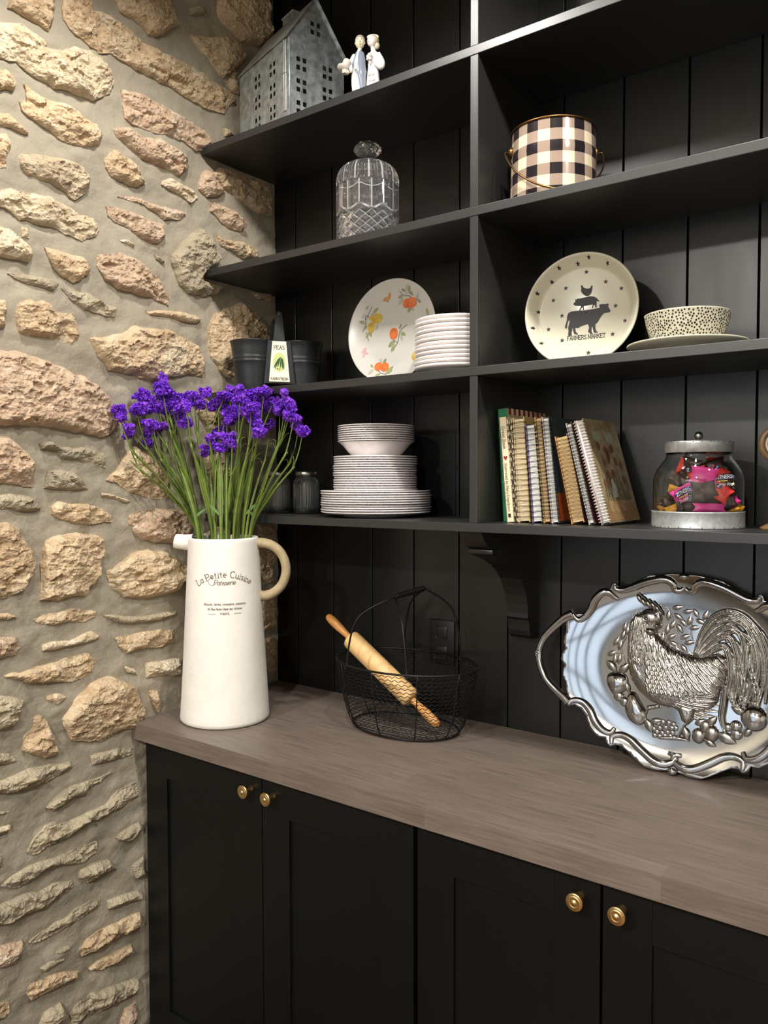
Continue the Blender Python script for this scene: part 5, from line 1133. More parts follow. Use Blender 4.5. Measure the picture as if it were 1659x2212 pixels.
# small round wooden frame on a foot, at the right edge of the picture
fr = thing('round_frame', 'round brown wooden frame with pale inner ring, cut off by the right picture edge', 'frame', (1.4195, -0.150, zD))
WOODB = mat('brown_varnished_wood', (120,92,58), 0.35, noise=(30,0.2), coat=0.3)
ring = lathe([(0.024,-0.004),(0.031,-0.006),(0.0355,-0.002),(0.0355,0.004),(0.030,0.007),(0.024,0.005),(0.024,-0.004)], 48)
rm = Matrix.Translation((0,0,0.157)) @ Matrix.Rotation(R(16), 4, 'Z') @ Matrix.Rotation(R(90), 4, 'X')
obj('rim', xf(ring, rm), WOODB, fr)
obj('inner_ring', xf(lathe([(0.0195,0.0),(0.0215,0.003),(0.0240,0.003),(0.0240,-0.003),(0.0195,-0.002)], 48), rm), mat('pale_ring', (224,216,200), 0.4), fr)
obj('face', xf(lathe([(0.0002,0.0),(0.0200,0.0)], 48), rm), mat('dull_grey_face', (104,98,100), 0.35), fr)
obj('stand', lathe([(0.0005,0.0),(0.030,0.0),(0.031,0.004),(0.022,0.009),(0.008,0.014),(0.0055,0.03),(0.0075,0.060),(0.0055,0.09),(0.0065,0.1245),(0.0005,0.1250)], 32), WOODB, fr)
# ------------------------------------------------------------------ shelf C: bucket, two plates on edge, bowl
def frame_plate(xc, yb, r, ti, ya, zs):
    """matrix: local x right, y up the plate, z towards the viewer; origin at the plate centre"""
    ti, ya = R(ti), R(ya); ex = Vector((math.cos(ya), math.sin(ya), 0)); n = Vector((-math.sin(ya), math.cos(ya), 0))
    e = Vector((0,0,1))*math.cos(ti)+n*math.sin(ti); nn = ex.cross(e)
    m = Matrix((ex, e, nn)).transposed().to_4x4(); m.translation = Vector((xc, yb, zs))+e*r; return m
def decal(name, P2, m, parent, zf, off=0.0003):
    V, F = poly_mesh(P2, 0); return obj(name, ([(v[0], v[1], zf(v[0], v[1])+off) for v in V], F), m, parent, smooth=False)
def oval(cx, cy, a, b, rot=0, n=18): 
    c, s = math.cos(R(rot)), math.sin(R(rot)); return [(cx+a*math.cos(t)*c-b*math.sin(t)*s, cy+a*math.cos(t)*s+b*math.sin(t)*c) for t in [2*math.pi*k/n for k in range(n)]]
# fruit plate
m = frame_plate(0.5385, -0.1455, 0.1287, 4, 2.8, zC+0.0006)
fp = thing('fruit_plate', 'white dinner plate printed with oranges and pears, standing on edge', 'plate', tuple(m.translation), m.to_euler())
FPM = mat('shaded_white_porcelain', (192,190,185), 0.22, coat=0.5)  # white glaze greyed; the plate's shade is in this colour
fz = lambda x, y: 0.0 if math.hypot(x, y) < 0.082 else 0.012*((math.hypot(x, y)-0.082)/0.0467)**1.3
pf = [(0.0004,0.0)]+[(q, fz(q, 0)) for q in np.linspace(0.02, 0.127, 20)]+[(0.1287,0.0118),(0.1283,0.0100)]+[(q, fz(q, 0)-0.0040) for q in np.linspace(0.125, 0.075, 8)]+[(0.074,-0.0075),(0.070,-0.0075),(0.069,-0.004),(0.0004,-0.004)]
obj('body', lathe(pf, 80), FPM, fp)
PR = lambda n, c, c2: mat('print_'+n, c, 0.35, noise=(60,0.2), col2=c2, coat=0.4)
ORG = PR('orange', (196,84,38), (216,122,60)); YLW = PR('pear', (172,136,36), (208,180,76)); LFM = PR('leaf', (112,124,96), (156,164,104)); LFG = PR('grey_leaf', (150,150,142), (176,176,168)); BRN = PR('twig', (70,64,58), (96,86,74)); BTF = PR('butterfly', (168,104,58), (206,160,80)); BTP = PR('pink_butterfly', (190,140,150), (206,170,176))
tw = [join(*[ribbon([(p.x, p.y) for p in catmull([(x, y, 0) for x, y in pts(s_, 0.0001)], 4)], 0.0015)]) for s_ in FRUIT['S']]
for q in tw: obj('printed_twig', ([(v[0], v[1], fz(v[0], v[1])+0.0004) for v in q[0]], q[1]), BRN, fp, smooth=False)
def leafpoly(cx, cy, L, rot): return [(cx+x*math.cos(R(rot))-y*math.sin(R(rot)), cy+x*math.sin(R(rot))+y*math.cos(R(rot))) for x, y in [(-L,0),(-.5*L,.36*L),(.1*L,.42*L),(.6*L,.25*L),(L,0),(.6*L,-.25*L),(.1*L,-.42*L),(-.5*L,-.36*L)]]
for k, q in enumerate(FRUIT['L'].split()):
    a, b, c, d = map(float, q.split(',')); decal('printed_leaf', leafpoly(a*1e-4, b*1e-4, c*1e-4, d), LFM if k % 3 else LFG, fp, fz, 0.0005)
for k, q in enumerate(FRUIT['O'].split()):
    a, b, c, d = [float(v)*1e-4 for v in q.split(',')]; decal('printed_orange', oval(a, b, c*0.92, d), ORG, fp, fz, 0.0006+0.00005*k)
for k, q in enumerate(FRUIT['Y'].split()):
    a, b, c, d = [float(v)*1e-4 for v in q.split(',')]; decal('printed_pear', oval(a, b, c, d), YLW, fp, fz, 0.0006+0.00005*k)
for key, mm, nm in (('B', BTF, 'printed_butterfly'), ('R', BTP, 'printed_butterfly')):
    for q in FRUIT[key].split():
        a, b, c, d = map(float, q.split(',')); decal(nm, leafpoly(a*1e-4, b*1e-4, c*1e-4, d), mm, fp, fz, 0.0006)
# farm pie plate
m = frame_plate(1.0289, -0.1475, 0.1215, 4, 7.8, zC+0.0006)
fpl = thing('pie_plate', 'deep cream pie plate with stacked farm animals and stars, standing on edge', 'plate', tuple(m.translation), m.to_euler())
CRM = mat('cream_glaze', (204,199,178), 0.24, coat=0.25)
prf = [(0.0004,-0.028),(0.094,-0.028),(0.0985,-0.0265),(0.1020,-0.022),(0.1120,-0.006),(0.1165,-0.001),(0.1195,0.0),(0.1214,-0.0018),(0.1208,-0.0045),(0.1165,-0.007),(0.1065,-0.024),(0.1020,-0.0305),(0.098,-0.0325),(0.0004,-0.0325)]
obj('body', lathe(prf, 88), CRM, fpl)
def ez(x, y):
    r = math.hypot(x, y)
    for (r0, a), (r1, b) in zip(prf[:7], prf[1:8]):
        if r0 <= r <= r1: return a+(b-a)*(r-r0)/(r1-r0)
    return 0.0
BLK = mat('black_print', (30,26,28), 0.45)
for k in ('cow', 'pig', 'hen'): decal('printed_'+k, pts(ANIMALS[k], 0.0001), BLK, fpl, lambda x, y: -0.028, 0.0005)
def star(cx, cy, r, rot=90): return [(cx+(r if k % 2 == 0 else r*0.45)*math.cos(R(rot+36*k)), cy+(r if k % 2 == 0 else r*0.45)*math.sin(R(rot+36*k))) for k in range(10)]
for x, y in pts(STARS_IN, 0.0001): decal('printed_star', star(x, y, 0.0054, 85), BLK, fpl, lambda x, y: -0.028, 0.0005)
for x, y in pts(STARS_RIM, 0.0001): decal('printed_star', star(x, y, 0.0048, 85), BLK, fpl, ez, 0.0005)
ft = pts(FARM_TEXT, 0.0001); wv = ft[1][0]-ft[0][0]
tx = text('FARMERS MARKET', 0.0085, 0.0013, 0.16); x_ = [v[0] for v in tx[0]]; kx = wv/(max(x_)-min(x_)); cxm = (ft[0][0]+ft[1][0])/2
obj('lettering', ([(v[0]*kx+cxm, v[1]+(ft[0][1]+ft[1][1])/2, -0.0275) for v in tx[0]], tx[1]), BLK, fpl, smooth=False)
# spotted bowl on its plate
SX, SYY = 1.2550, -0.160
pl = thing('side_plate', 'plain cream plate lying under the spotted bowl', 'plate', (SX, SYY, zC+0.0004))
obj('body', lathe([(0.0005,0.003),(0.058,0.003),(0.060,0.0),(0.064,0.0),(0.068,0.004),(0.095,0.0125),(0.1085,0.0175),(0.1112,0.0195),(0.1105,0.0215),(0.095,0.0170),(0.066,0.0085),(0.0005,0.0075)], 72), CRM, pl)
BW = thing('spotted_bowl', 'cream bowl covered in small black spots, on a cream plate', 'bowl', (SX, SYY, zC+0.0091)); BZS = 0.765
bprof = [(0.0005,0.004),(0.040,0.004),(0.042,0.0),(0.047,0.0),(0.054,0.006),(0.063,0.022),(0.0705,0.045),(0.0755,0.068),(0.0782,0.088),(0.0790,0.0905),(0.0772,0.0912),(0.0750,0.088),(0.0722,0.068),(0.0672,0.045),(0.0595,0.023),(0.0500,0.0095),(0.0005,0.0085)]
bprof = [(r, z*BZS) for r, z in bprof]; obj('body', lathe(bprof, 72), CRM, BW)
out_ = bprof[4:9]
def rb(z):
    for (r0, a), (r1, b) in zip(out_, out_[1:]):
        if a <= z <= b: return r0+(r1-r0)*(z-a)/(b-a), math.atan2(r1-r0, b-a)
    return out_[-1][0], 0.2
rg = random.Random(9); SP = []; acc = []
tries = 0
while tries < 14000 and len(acc) < 1100:
    tries += 1; z = rg.uniform(0.010, 0.0865)*BZS; a = rg.uniform(0, 2*math.pi); r = rb(z)[0]; p = Vector((r*math.cos(a), r*math.sin(a), z))
    if all((p-q).length > 0.0046 for q in acc[-400:]) and all((p-q).length > 0.0046 for q in acc): acc.append(p)
V = []; F = []
for p in acc:
    r, sl = rb(p.z); a = math.atan2(p.y, p.x); n = Vector((math.cos(a)*math.cos(sl), math.sin(a)*math.cos(sl), -math.sin(sl))); e = Vector((-math.sin(a), math.cos(a), 0)); f = n.cross(e); q = rg.uniform(0.0014, 0.0020); b = len(V)
    V += [tuple(p+n*0.0003+e*q*math.cos(t)+f*q*math.sin(t)*1.1) for t in [k*math.pi/4 for k in range(8)]]; F.append(tuple(range(b, b+8)))
tag(obj('spots', (V, F), BLK, BW, smooth=False), kind='stuff')
# twin bucket
UX, UY = 0.152, -0.150; ub = R(51.5)                            # axis direction from x
KA = mat('black_enamel_tin', (44,46,48), 0.34, 0.2, bump=(90,0.15,0.0006))
bu = thing('twin_bucket', 'black metal twin bucket with pea label plate and upright handle, near the stone wall', 'bucket', (UX, UY, zC+0.0004), (0, 0, ub))
bpf = [(0.0005,0.0),(0.042,0.0),(0.043,0.002)]+[(0.043+0.0175*z/0.136, z) for z in np.linspace(0.02, 0.076, 5)]+[(0.0545,0.080),(0.0560,0.0825),(0.0545,0.085),(0.0550,0.090),(0.0565,0.0925),(0.0550,0.095)]+[(0.043+0.0175*z/0.136, z) for z in np.linspace(0.10, 0.133, 3)]+[(0.0625,0.136),(0.0625,0.138),(0.060,0.1375),(0.041,0.004),(0.0005,0.004)]
for sx in (-1, 1): obj('pot', lathe(bpf, 48), KA, bu, (sx*0.0655, 0, 0))
def trap(w0, w1, z0, z1, y0, y1, bev=0.001):
    V, F = box(-1, 1, y0, y1, z0, z1); return [(x*(w0+(w1-w0)*(z-z0)/(z1-z0))/2, y, z) for x, y, z in V], F
for sy in (-1, 1):
    yq = sy*0.050
    pltm = obj('label_plate', trap(0.0840, 0.0600, 0.022, 0.136, min(yq, yq+sy*0.0016), max(yq, yq+sy*0.0016)), KA, bu, smooth=False)
    up = [(-0.0155,0.136),(0.0155,0.136),(0.0085,0.205),(0.0065,0.211),(0.0030,0.2145),(-0.0030,0.2145),(-0.0065,0.211),(-0.0085,0.205)]
    V = [(x, yq, z) for x, z in up]+[(x, yq+sy*0.0016, z) for x, z in up]; n_ = len(up)
    hndl = fixnormals(obj('handle', (V, [tuple(range(n_)), tuple(range(2*n_-1, n_-1, -1))]+[(i, (i+1) % n_, (i+1) % n_+n_, i+n_) for i in range(n_)]), KA, bu, smooth=False))
    obj('rivet', sphere((0, yq+sy*0.002, 0.2065), 0.0022, 10, 6), mat('bright_rivet', (200,198,190), 0.3, 1.0), bu)
    for x, z in ((-0.0225,0.129),(0.0225,0.129),(-0.0345,0.0285),(0.0345,0.0285)): obj('rivet', sphere((x*0.98, yq+sy*0.0016, z), 0.0017, 8, 5), KA, bu)
obj('dowel', tube([(0,-0.049,0.2065),(0,0.049,0.2065)], 0.006, 14), mat('dark_wood_dowel', (60,44,32), 0.5), bu)
lab = obj('paper_label', trap(0.0560, 0.0370, 0.0265, 0.1345, -0.0522, -0.0518), mat('cream_paper', (232,226,204), 0.8, noise=(80,0.05)), bu, smooth=False)
TXM = mat('charcoal_ink', (54,50,44), 0.8)
obj('lettering', text_xz(text('PEAS', 0.0095, 0.0013, 0.16)), TXM, lab, (0, -0.0526, 0.1130), smooth=False)
obj('lettering', text_xz(text('FARM FRESH', 0.0062, 0.0010, 0.14)), TXM, lab, (0, -0.0526, 0.0310), smooth=False)
def lp(P2, c, nm, d):
    V, F = poly_mesh(P2, 0); obj(nm, ([(v[0], -0.0523-d, v[1]) for v in V], F), mat('print_'+nm, c, 0.8), lab, smooth=False)
lp(oval(0, 0.0785, 0.0165, 0.0260, 0, 28), (196,202,132), 'green_oval', 0.0)
for k, (cx, rt) in enumerate(((-0.0095,62),(-0.0060,66),(-0.0020,74),(0.0025,84),(0.0065,92),(0.0095,98))):
    lp(oval(cx+0.001, 0.0795-0.002*abs(k-2), 0.0150, 0.0017, rt, 14), (44,84,50) if k % 2 == 0 else (92,128,66), 'pea_pod', 0.0002+0.00003*k)
for cx, cz in ((-0.010,0.063),(-0.005,0.061),(0.001,0.060)): lp(oval(cx, cz, 0.0014, 0.0022, 0, 8), (60,96,52), 'pea', 0.0004)

# ------------------------------------------------------------------ shelf B: crystal barrel, chequered pail
CRY = mat('cut_crystal', (250,250,252), 0.0, trans=0.97, ior=1.65)
cry = thing('crystal_barrel', 'cut crystal biscuit barrel with faceted knob lid', 'jar', (0.478, -0.160, zB+0.0004))
nA, nZ = 288, 112
def cut_r(a, z):
    R0 = 0.0785
    if z < 0.080:
        u = a*16/(2*math.pi); v = z/0.0225
        d = min(abs(((u+v) % 1)-0.5), abs(((u-v) % 1)-0.5)); return R0-0.0062*max(0, 1-d/0.25)
    t = abs(((a*16/(2*math.pi)) % 1)-0.5)*2
    zt = 0.080+0.014*(1-abs(((a*8/(2*math.pi)) % 1)-0.5)*2)
    if z < zt: return R0-0.003
    return R0-0.0036*(1-t)
V = []; F = []
zs_ = list(np.linspace(0.003, 0.150, nZ))
for z in zs_:
    for i in range(nA): a = 2*math.pi*i/nA; r = cut_r(a, z)*(1 if z > 0.006 else 0.97); V.append((r*math.cos(a), r*math.sin(a), z))
for j in range(nZ-1):
    for i in range(nA): F.append((j*nA+i, j*nA+(i+1) % nA, (j+1)*nA+(i+1) % nA, (j+1)*nA+i))
top_o = (nZ-1)*nA; k = len(V)
inn = [(0.0735,0.1505),(0.0705,0.149),(0.0700,0.020),(0.066,0.012),(0.0004,0.011)]
for r, z in inn:
    for i in range(nA): a = 2*math.pi*i/nA; V.append((r*math.cos(a), r*math.sin(a), z))
for i in range(nA): F.append((top_o+i, top_o+(i+1) % nA, k+(i+1) % nA, k+i))
for j in range(len(inn)-1):
    for i in range(nA): F.append((k+j*nA+i, k+j*nA+(i+1) % nA, k+(j+1)*nA+(i+1) % nA, k+(j+1)*nA+i))
b_ = len(V)
for i in range(nA): a = 2*math.pi*i/nA; V.append((0.060*math.cos(a), 0.060*math.sin(a), 0.0))
for i in range(nA): F.append((i, b_+i, b_+(i+1) % nA, (i+1) % nA))
F.append(tuple(b_+i for i in range(nA-1, -1, -1)))
FRO = mat('cut_crystal_groove_glint', (246,246,250), 0.10, trans=0.72, ior=1.65)  # milky cut lines, edge sparkle put into the material
fmc = [0]*len(F)
for j in range(nZ-1):
    for i in range(nA):
        a = 2*math.pi*(i+0.5)/nA; z = (zs_[j]+zs_[j+1])/2; f = 0
        if z < 0.080:
            u = a*16/(2*math.pi); v = z/0.0225; d = min(abs(((u+v) % 1)-0.5), abs(((u-v) % 1)-0.5)); f = 1 if d < 0.06 else 0
        else:
            zt = 0.080+0.014*(1-abs(((a*8/(2*math.pi)) % 1)-0.5)*2); t_ = abs(((a*16/(2*math.pi)) % 1)-0.5)*2
            f = 1 if (abs(z-zt) < 0.0022 or (t_ > 0.94 and z > zt) or abs(z-0.136+0.004*math.cos(8*a)) < 0.0010) else 0
        fmc[j*nA+i] = f
obj('bowl', (V, F), [CRY, FRO], cry, smooth=False, fm=fmc)
flute = lambda a, j, z: 1-0.030*abs(math.cos(14*a)) if 3 < j < 10 else 1
lidp = [(0.0004,0.1505),(0.069,0.1505),(0.070,0.152),(0.0775,0.1525),(0.0785,0.158),(0.0780,0.172),(0.0740,0.186),(0.0650,0.198),(0.0500,0.207),(0.0320,0.2125),(0.0180,0.2150),(0.0110,0.2175),(0.0105,0.222),(0.0004,0.2222)]
LV, LF = lathe(lidp, 112, rf=flute); nl = len(lidp)-1
CL = obj('lid', (LV, LF), [CRY, FRO], cry, smooth=False, fm=[1 if (3 <= k % nl < 9 and (k//nl) % 8 == 0) or k % nl == 2 else 0 for k in range(len(LF))])
kn = []; KZ = [(0.0105,0.2222),(0.0225,0.2300),(0.0355,0.2400),(0.0362,0.2470),(0.0270,0.2580),(0.0130,0.2625)]
V = []; F = []
for j, (r, z) in enumerate(KZ):
    for i in range(8): a = 2*math.pi*(i+0.5*(j % 2))/8; V.append((r*math.cos(a), r*math.sin(a), z))
for j in range(len(KZ)-1):
    for i in range(8):
        i2 = (i+1) % 8; A_, B_, C_, D_ = j*8+i, j*8+i2, (j+1)*8+i, (j+1)*8+i2
        if j % 2 == 0: F += [(A_, B_, C_), (B_, D_, C_)]
        else: F += [(A_, B_, D_), (A_, D_, C_)]
F += [tuple(range(7, -1, -1)), tuple((len(KZ)-1)*8+i for i in range(8))]
fixnormals(obj('knob', (V, F), CRY, CL, smooth=False))
# chequered pail
pail = thing('chequered_pail', 'black and cream buffalo check enamel pail with brass bail handle', 'pail', (0.9750, -0.160, zB+0.0004), (0, 0, R(-53)))
ENA = [mat('enamel_cream', (212,200,170), 0.16, coat=0.7), mat('enamel_taupe', (146,128,114), 0.16, coat=0.7), mat('enamel_black', (34,29,33), 0.16, coat=0.7)]
nc, nr = 22, 7; V = []; F = []; fm = []; sub = 4
zs_ = [0.0]+[0.1575-0.0228*k for k in range(6, -1, -1)]; zs_ = sorted(set([round(z, 5) for z in zs_ if z >= 0]))
ring_z = []
for a, b in zip(zs_, zs_[1:]): ring_z += [a, a+(b-a)*0.5]
ring_z.append(zs_[-1]); nA = nc*sub
for z in ring_z:
    r = 0.0905-0.0042*(z/0.1575)+(0.0014 if abs(z-0.1055) < 0.006 else 0)
    for i in range(nA): a = 2*math.pi*i/nA; V.append((r*math.cos(a), r*math.sin(a), z))
for j in range(len(ring_z)-1):
    zc = (ring_z[j]+ring_z[j+1])/2; row = int((0.1575-zc)/0.0228)
    for i in range(nA):
        F.append((j*nA+i, j*nA+(i+1) % nA, (j+1)*nA+(i+1) % nA, (j+1)*nA+i)); cdk = (i//sub) % 2; rdk = (row % 2 == 0)
        fm.append(int(cdk)+int(rdk))
obj('wall', (V, F), ENA, pail, fm=fm)
obj('inside', lathe([(0.0004,0.003),(0.086,0.003),(0.0855,0.10),(0.0850,0.1575)], 64), ENA[2], pail)
BRZ = mat('aged_brass', (120,88,54), 0.38, 1.0, noise=(60,0.2))
obj('rim', tube([(0.0868*math.cos(a), 0.0868*math.sin(a), 0.1580) for a in np.linspace(0, 2*math.pi, 72)[:-1]], 0.0026, 8, True), BRZ, pail)
obj('foot_ring', tube([(0.0905*math.cos(a), 0.0905*math.sin(a), 0.0026) for a in np.linspace(0, 2*math.pi, 72)[:-1]], 0.0024, 6, True), BRZ, pail)
for sgn in (-1, 1):
    ear = obj('ear', xf(lathe([(0.0004,0.009),(0.006,0.0088),(0.0095,0.006),(0.0125,0.0),(0.0110,0.0)], 20), Matrix.Translation((0, sgn*0.0865, 0.118)) @ Matrix.Rotation(R(-90*sgn), 4, 'X')), BRZ, pail)
hb = []
for k in range(33):
    a = math.pi*k/32; y = -0.103*math.cos(a); dn = math.sin(a)
    hb.append((0.100*dn+0.001, y, 0.118-0.112*dn*0.98))
obj('bail_handle', tube([(0,-0.094,0.118)]+hb+[(0,0.094,0.118)], 0.0021, 8), BRZ, pail)

# ------------------------------------------------------------------ shelf A: tin house, bridal figurine
GZ = mat('galvanised_house_sheet', (184,192,193), 0.40, 0.75, noise=(48,0.42,7), rvar=0.22)
hx_ = Vector((-0.96, 0.28, 0)).normalized(); hy_ = Vector((0.28, 0.96, 0)).normalized()      # along the long side, along the gable
hm = Matrix((-hx_, hy_, Vector((0,0,1)))).transposed().to_4x4()
house = thing('tin_house', 'galvanised tin house lantern with punched windows, on the top shelf in the corner', 'house', (0.3065, -0.268, zA+0.0004), hm.to_euler())
HL, HG, HW, HP = 0.250, 0.172, 0.203, 0.322                    # length, gable width, wall height, peak height
def holed(outer, holes):
    P_ = [Vector(p) for p in outer]; edges = [(i, (i+1) % len(outer)) for i in range(len(outer))]; 
    for h_ in holes:
        b = len(P_); P_ += [Vector(p) for p in h_]; edges += [(b+i, b+(i+1) % len(h_)) for i in range(len(h_))]
    r = delaunay_2d_cdt(P_, edges, [], 0, 1e-7); V2 = [tuple(v) for v in r[0]]; F = []
    for f in r[2]:
        c = np.mean([V2[i] for i in f], 0)
        if not poly_in(np.array([c]), np.array(outer))[0]: continue
        if any(min(q[0] for q in h_) < c[0] < max(q[0] for q in h_) and min(q[1] for q in h_) < c[1] < max(q[1] for q in h_) for h_ in holes): continue
        F.append(tuple(f))
    return V2, F
def win(cx, cz, s=0.0108, g=0.0075):
    o = []
    for dx in (-1, 1):
        for dz in (-1, 1): x = cx+dx*(s+g)/2; z = cz+dz*(s*1.08+g*1.2)/2; o.append([(x-s/2,z-s*.54),(x+s/2,z-s*.54),(x+s/2,z+s*.54),(x-s/2,z+s*.54)])
    return o
def sheet(name, V2, F, mp):
    V = [mp(a, b) for a, b in V2]; o = obj(name, (V, F), GZ, house, smooth=False); md = o.modifiers.new('thickness', 'SOLIDIFY'); md.thickness = 0.0009; return o
side_w = [q for cx in (-0.070, -0.150) for cz in (0.040, 0.094, 0.148) for q in win(cx, cz)]
gab_w = [q for cy in (0.044, 0.122) for cz in (0.038, 0.092, 0.146) for q in win(cy, cz)]+win(HG/2, 0.246)
so_ = [(-HL,0),(0,0),(0,HW),(-HL,HW)]; go = [(0,0),(HG,0),(HG,HW),(HG/2,HP),(0,HW)]
V2, F2 = holed(so_, side_w); sheet('side_wall', V2, F2, lambda a, b: (a, 0, b)); sheet('side_wall', V2, F2, lambda a, b: (a, HG, b))
V2, F2 = holed(go, gab_w); sheet('gable_wall', V2, F2, lambda a, b: (0, a, b)); sheet('gable_wall', V2, F2, lambda a, b: (-HL, a, b))
sl = (HP-HW)/(HG/2); ov = 0.006
for s_ in (0, 1):
    f = (lambda d: d) if s_ == 0 else (lambda d: HG-d)
    V = [(x, f(d), HW+sl*d+0.0012) for x in (-HL-ov, ov) for d in (-0.005, HG/2)]
    o = obj('roof_panel', (V, [(0,1,3,2)]), GZ, house, smooth=False); md = o.modifiers.new('thickness', 'SOLIDIFY'); md.thickness = 0.0012; md.offset = 0
obj('corner_latch', join(tube([(-0.012,-0.001,0.020),(-0.010,-0.0018,HW-0.004)], 0.0011, 6), tube([(0.0010,0.010,0.012),(0.0010,0.009,HW-0.002)], 0.0011, 6), box(-0.010, 0.002, -0.0022, -0.0006, 0.02, HW-0.01, 0.0006), box(-0.012, 0.003, -0.004, 0, 0.112, 0.117, 0.0008)), GALVB, house)
obj('tray_lip', xf(box(0.0, 0.006, 0.008, 0.050, 0.0, 0.0015, 0.0005), Matrix.Translation((0.001,0,0.006)) @ Matrix.Rotation(R(-18), 4, 'Y')), GALVB, house, smooth=False)
ch = obj('chimney', join(box(-0.185, -0.130, HG/2+0.012, HG/2+0.060, HP-0.09, HP+0.032)), GZ, house, smooth=False)
obj('chimney_cap', box(-0.188, -0.127, HG/2+0.009, HG/2+0.063, HP+0.0315, HP+0.036, 0.001), GALVB, ch, smooth=False)
obj('floor_plate', box(-HL, 0, 0, HG, 0.0, 0.001), GZ, house, smooth=False)
# figurine
POR = mat('figurine_white_porcelain', (238,234,230), 0.16, coat=0.6); SKN = mat('figurine_pale_skin', (228,218,186), 0.2, coat=0.5); GRB = mat('figurine_grey_blue', (128,138,152), 0.14, coat=0.7); HRG = mat('figurine_hair_grey', (176,164,150), 0.25, coat=0.5); HRB = mat('figurine_hair_blond', (206,196,166), 0.25, coat=0.5); HAT = mat('figurine_hat_grey', (196,188,180), 0.3, coat=0.4)
FH = 0.158
fx, fy = 0.5060, -0.200
fig = thing('figurine', 'porcelain bride and groom figurine beside the tin house', 'figurine', (fx, fy, zA+0.0004), (0, 0, R(34))); fig.scale = (1.09, 1.09, 1.09)
def blob(segs, n=20):
    """one continuous lathe-like body from (x,y,z,rx,ry) rings"""
    V = []; F = []
    for x, y, z, a, b in segs:
        for k in range(n): t = 2*math.pi*k/n; V.append((x+a*math.cos(t), y+b*math.sin(t), z))
    for j in range(len(segs)-1):
        for k in range(n): F.append((j*n+k, j*n+(k+1) % n, (j+1)*n+(k+1) % n, (j+1)*n+k))
    F.append(tuple(range(n-1, -1, -1))); F.append(tuple((len(segs)-1)*n+k for k in range(n))); return V, F
gx_ = -0.0145
obj('groom_trousers', blob([(gx_-0.001,0,0.0,0.0115,0.012),(gx_-0.003,0,0.02,0.0125,0.012),(gx_-0.005,0,0.045,0.0135,0.012),(gx_-0.005,0,0.066,0.0140,0.012),(gx_-0.003,0,0.085,0.0125,0.011)]), POR, fig)
obj('groom_coat', blob([(gx_+0.010,-0.001,0.004,0.003,0.0135),(gx_+0.006,0,0.03,0.0065,0.0140),(gx_+0.002,0,0.060,0.0120,0.0138),(gx_,0,0.068,0.0150,0.0140),(gx_,0,0.073,0.0158,0.0145),(gx_-0.001,0,0.082,0.0150,0.0138),(gx_-0.001,0,0.100,0.0140,0.0125),(gx_,0,0.113,0.0110,0.0100),(gx_,0,0.120,0.0055,0.006)]), GRB, fig)
obj('groom_shirt', blob([(gx_-0.0075,-0.0085,0.074,0.0048,0.0060),(gx_-0.0060,-0.0075,0.095,0.0050,0.0058),(gx_-0.002,-0.0045,0.115,0.0042,0.0050),(gx_,0,0.1235,0.0046,0.0048)]), POR, fig)
obj('groom_arm', tube(catmull([(gx_-0.0115,0,0.110),(gx_-0.020,-0.004,0.092),(gx_-0.019,-0.010,0.074),(gx_-0.023,-0.014,0.070)], 5), lambda t: 0.0052-0.0014*t, 10), POR, fig)
obj('groom_head', join(blob([(gx_,0,0.118,0.0046,0.0046),(gx_,0,0.126,0.0044,0.0044)], 16), sphere((gx_+0.0005,-0.0008,0.1375), 0.0112, 20, 16, (0.92,0.95,1.22)), sphere((gx_+0.0012,-0.0118,0.1355), 0.0018, 8, 6), sphere((gx_+0.011,0,0.1365), 0.0022, 8, 6, (0.6,1,1.3)), sphere((gx_-0.0098,0,0.1365), 0.0022, 8, 6, (0.6,1,1.3))), SKN, fig)
for dx in (-0.0035, 0.0045): obj('groom_eye', sphere((gx_+dx,-0.0104,0.1405), 0.0009, 8, 6), mat('eye_dark', (60,52,48), 0.4), fig)
obj('groom_mouth', sphere((gx_+0.0010,-0.0106,0.1302), 0.0014, 8, 6, (1.4,0.5,0.45)), mat('lip_pink', (190,130,112), 0.4), fig)
obj('groom_hair', sphere((gx_+0.0008,0.0018,0.1425), 0.0120, 20, 14, (0.95,0.98,1.02)), HRG, fig)
hm_ = Matrix.Translation((gx_-0.031,-0.012,0.082)) @ Matrix.Rotation(R(24), 4, 'Y') @ Matrix.Rotation(R(-18), 4, 'X')
obj('top_hat', xf(lathe([(0.0004,-0.010),(0.0150,-0.010),(0.0152,-0.0085),(0.0098,-0.0075),(0.0088,0.0),(0.0098,0.011),(0.0096,0.0125),(0.0004,0.0125)], 28), hm_), HAT, fig)
obj('groom_hand', join(*[tube(catmull([(gx_-0.024-0.001*k,-0.016,0.070-0.002*k),(gx_-0.031,-0.021-0.001*k,0.070-0.0022*k),(gx_-0.036,-0.018,0.071-0.0022*k)], 4), 0.0017, 6) for k in range(4)], tube([(gx_-0.023,-0.015,0.069),(gx_-0.028,-0.013,0.075)], 0.0018, 6), sphere((gx_-0.0255,-0.0160,0.0675), 0.0042, 10, 8)), SKN, fig)
bx_ = 0.0140
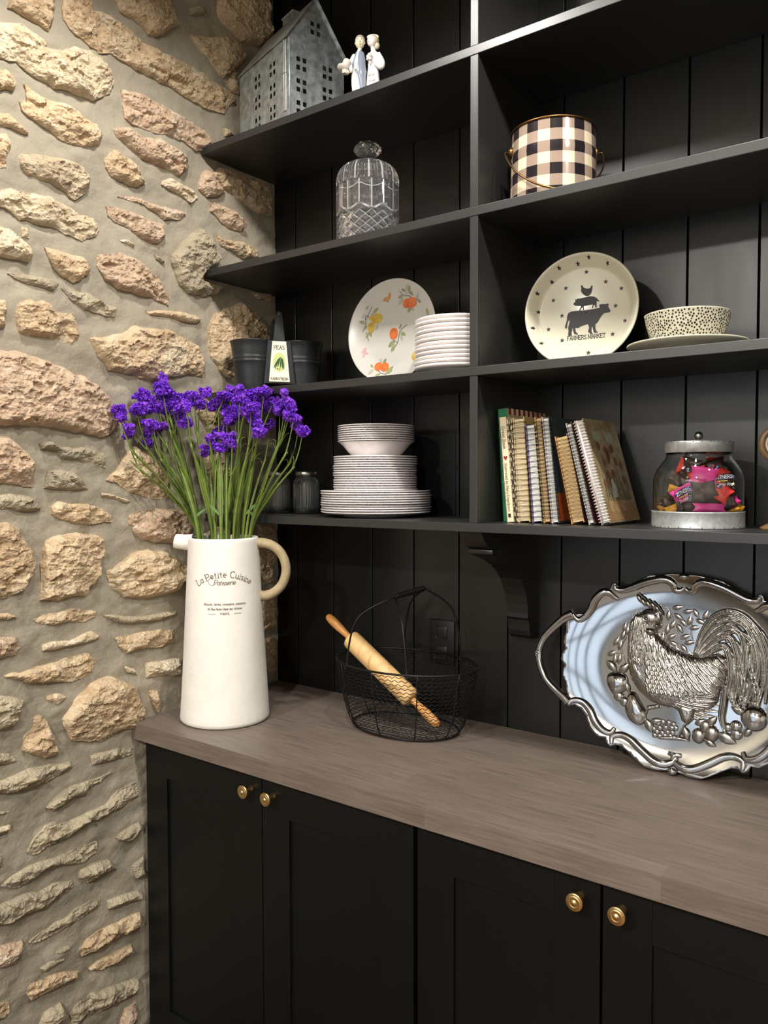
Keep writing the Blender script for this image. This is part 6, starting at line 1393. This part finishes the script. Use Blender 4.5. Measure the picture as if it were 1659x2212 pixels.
obj('bride_dress', blob([(bx_+0.001,0,0.0,0.0200,0.0165),(bx_+0.001,0,0.010,0.0190,0.0160),(bx_+0.001,0,0.030,0.0165,0.0145),(bx_+0.001,0,0.055,0.0145,0.0130),(bx_+0.001,0,0.072,0.0128,0.0115),(bx_+0.001,0,0.083,0.0115,0.0105),(bx_+0.002,0,0.100,0.0125,0.0110),(bx_+0.003,0,0.112,0.0115,0.0095),(bx_+0.002,0,0.118,0.0060,0.0060),(bx_,0,0.127,0.0046,0.0046)]), POR, fig)
for k in range(5): obj('dress_ruffle', sphere((bx_-0.003+0.0015*(k % 2),-0.0125-0.0006*k,0.064-0.0125*k), 0.0062, 12, 8, (1.2,0.6,0.7)), POR, fig)
obj('bride_head', join(sphere((bx_-0.002,-0.001,0.1395), 0.0105, 20, 14, (0.98,0.95,1.15)), sphere((bx_-0.0098,-0.0085,0.137), 0.0019, 8, 6)), POR, fig)
for dx in (-0.0075, -0.001): obj('bride_eye', sphere((bx_+dx,-0.0100,0.1415), 0.0008, 8, 6), mat('eye_dark', (60,52,48), 0.4), fig)
obj('bride_hair', join(sphere((bx_+0.0030,0.0022,0.1425), 0.0116, 18, 12, (1.0,1.0,1.0)), sphere((bx_+0.0095,0.002,0.131), 0.0066, 12, 8, (1,1,1.2))), HRB, fig)
obj('bride_headband', tube([(bx_+0.001+0.0112*math.cos(a),-0.001+0.0112*math.sin(a)*0.4-0.004,0.1465+0.0065*math.sin(a)) for a in np.linspace(-0.2, math.pi+0.2, 14)], 0.0022, 8), POR, fig)
obj('bride_arm', tube(catmull([(bx_+0.0115,-0.001,0.112),(bx_+0.0200,-0.002,0.096),(bx_+0.0180,-0.008,0.080),(bx_+0.006,-0.0145,0.086)], 6), lambda t: 0.0062-0.0018*t+0.0022*math.exp(-((t-0.5)/0.2)**2), 12), POR, fig)
bq = [sphere((bx_-0.006+0.0052*math.cos(k*2.4)*math.sqrt(k/12), -0.0150+0.003*math.sin(k*1.7), 0.099+0.0062*math.sin(k*2.4)*math.sqrt(k/12)), 0.0032, 8, 6) for k in range(13)]
obj('bouquet', join(*bq, lathe([(0.0004,0.086),(0.0024,0.087),(0.0030,0.094)], 10) if False else sphere((bx_-0.005,-0.0135,0.089), 0.0034, 8, 6, (0.8,0.8,1.8))), mat('figurine_flowers', (232,220,214), 0.25, coat=0.4), fig)
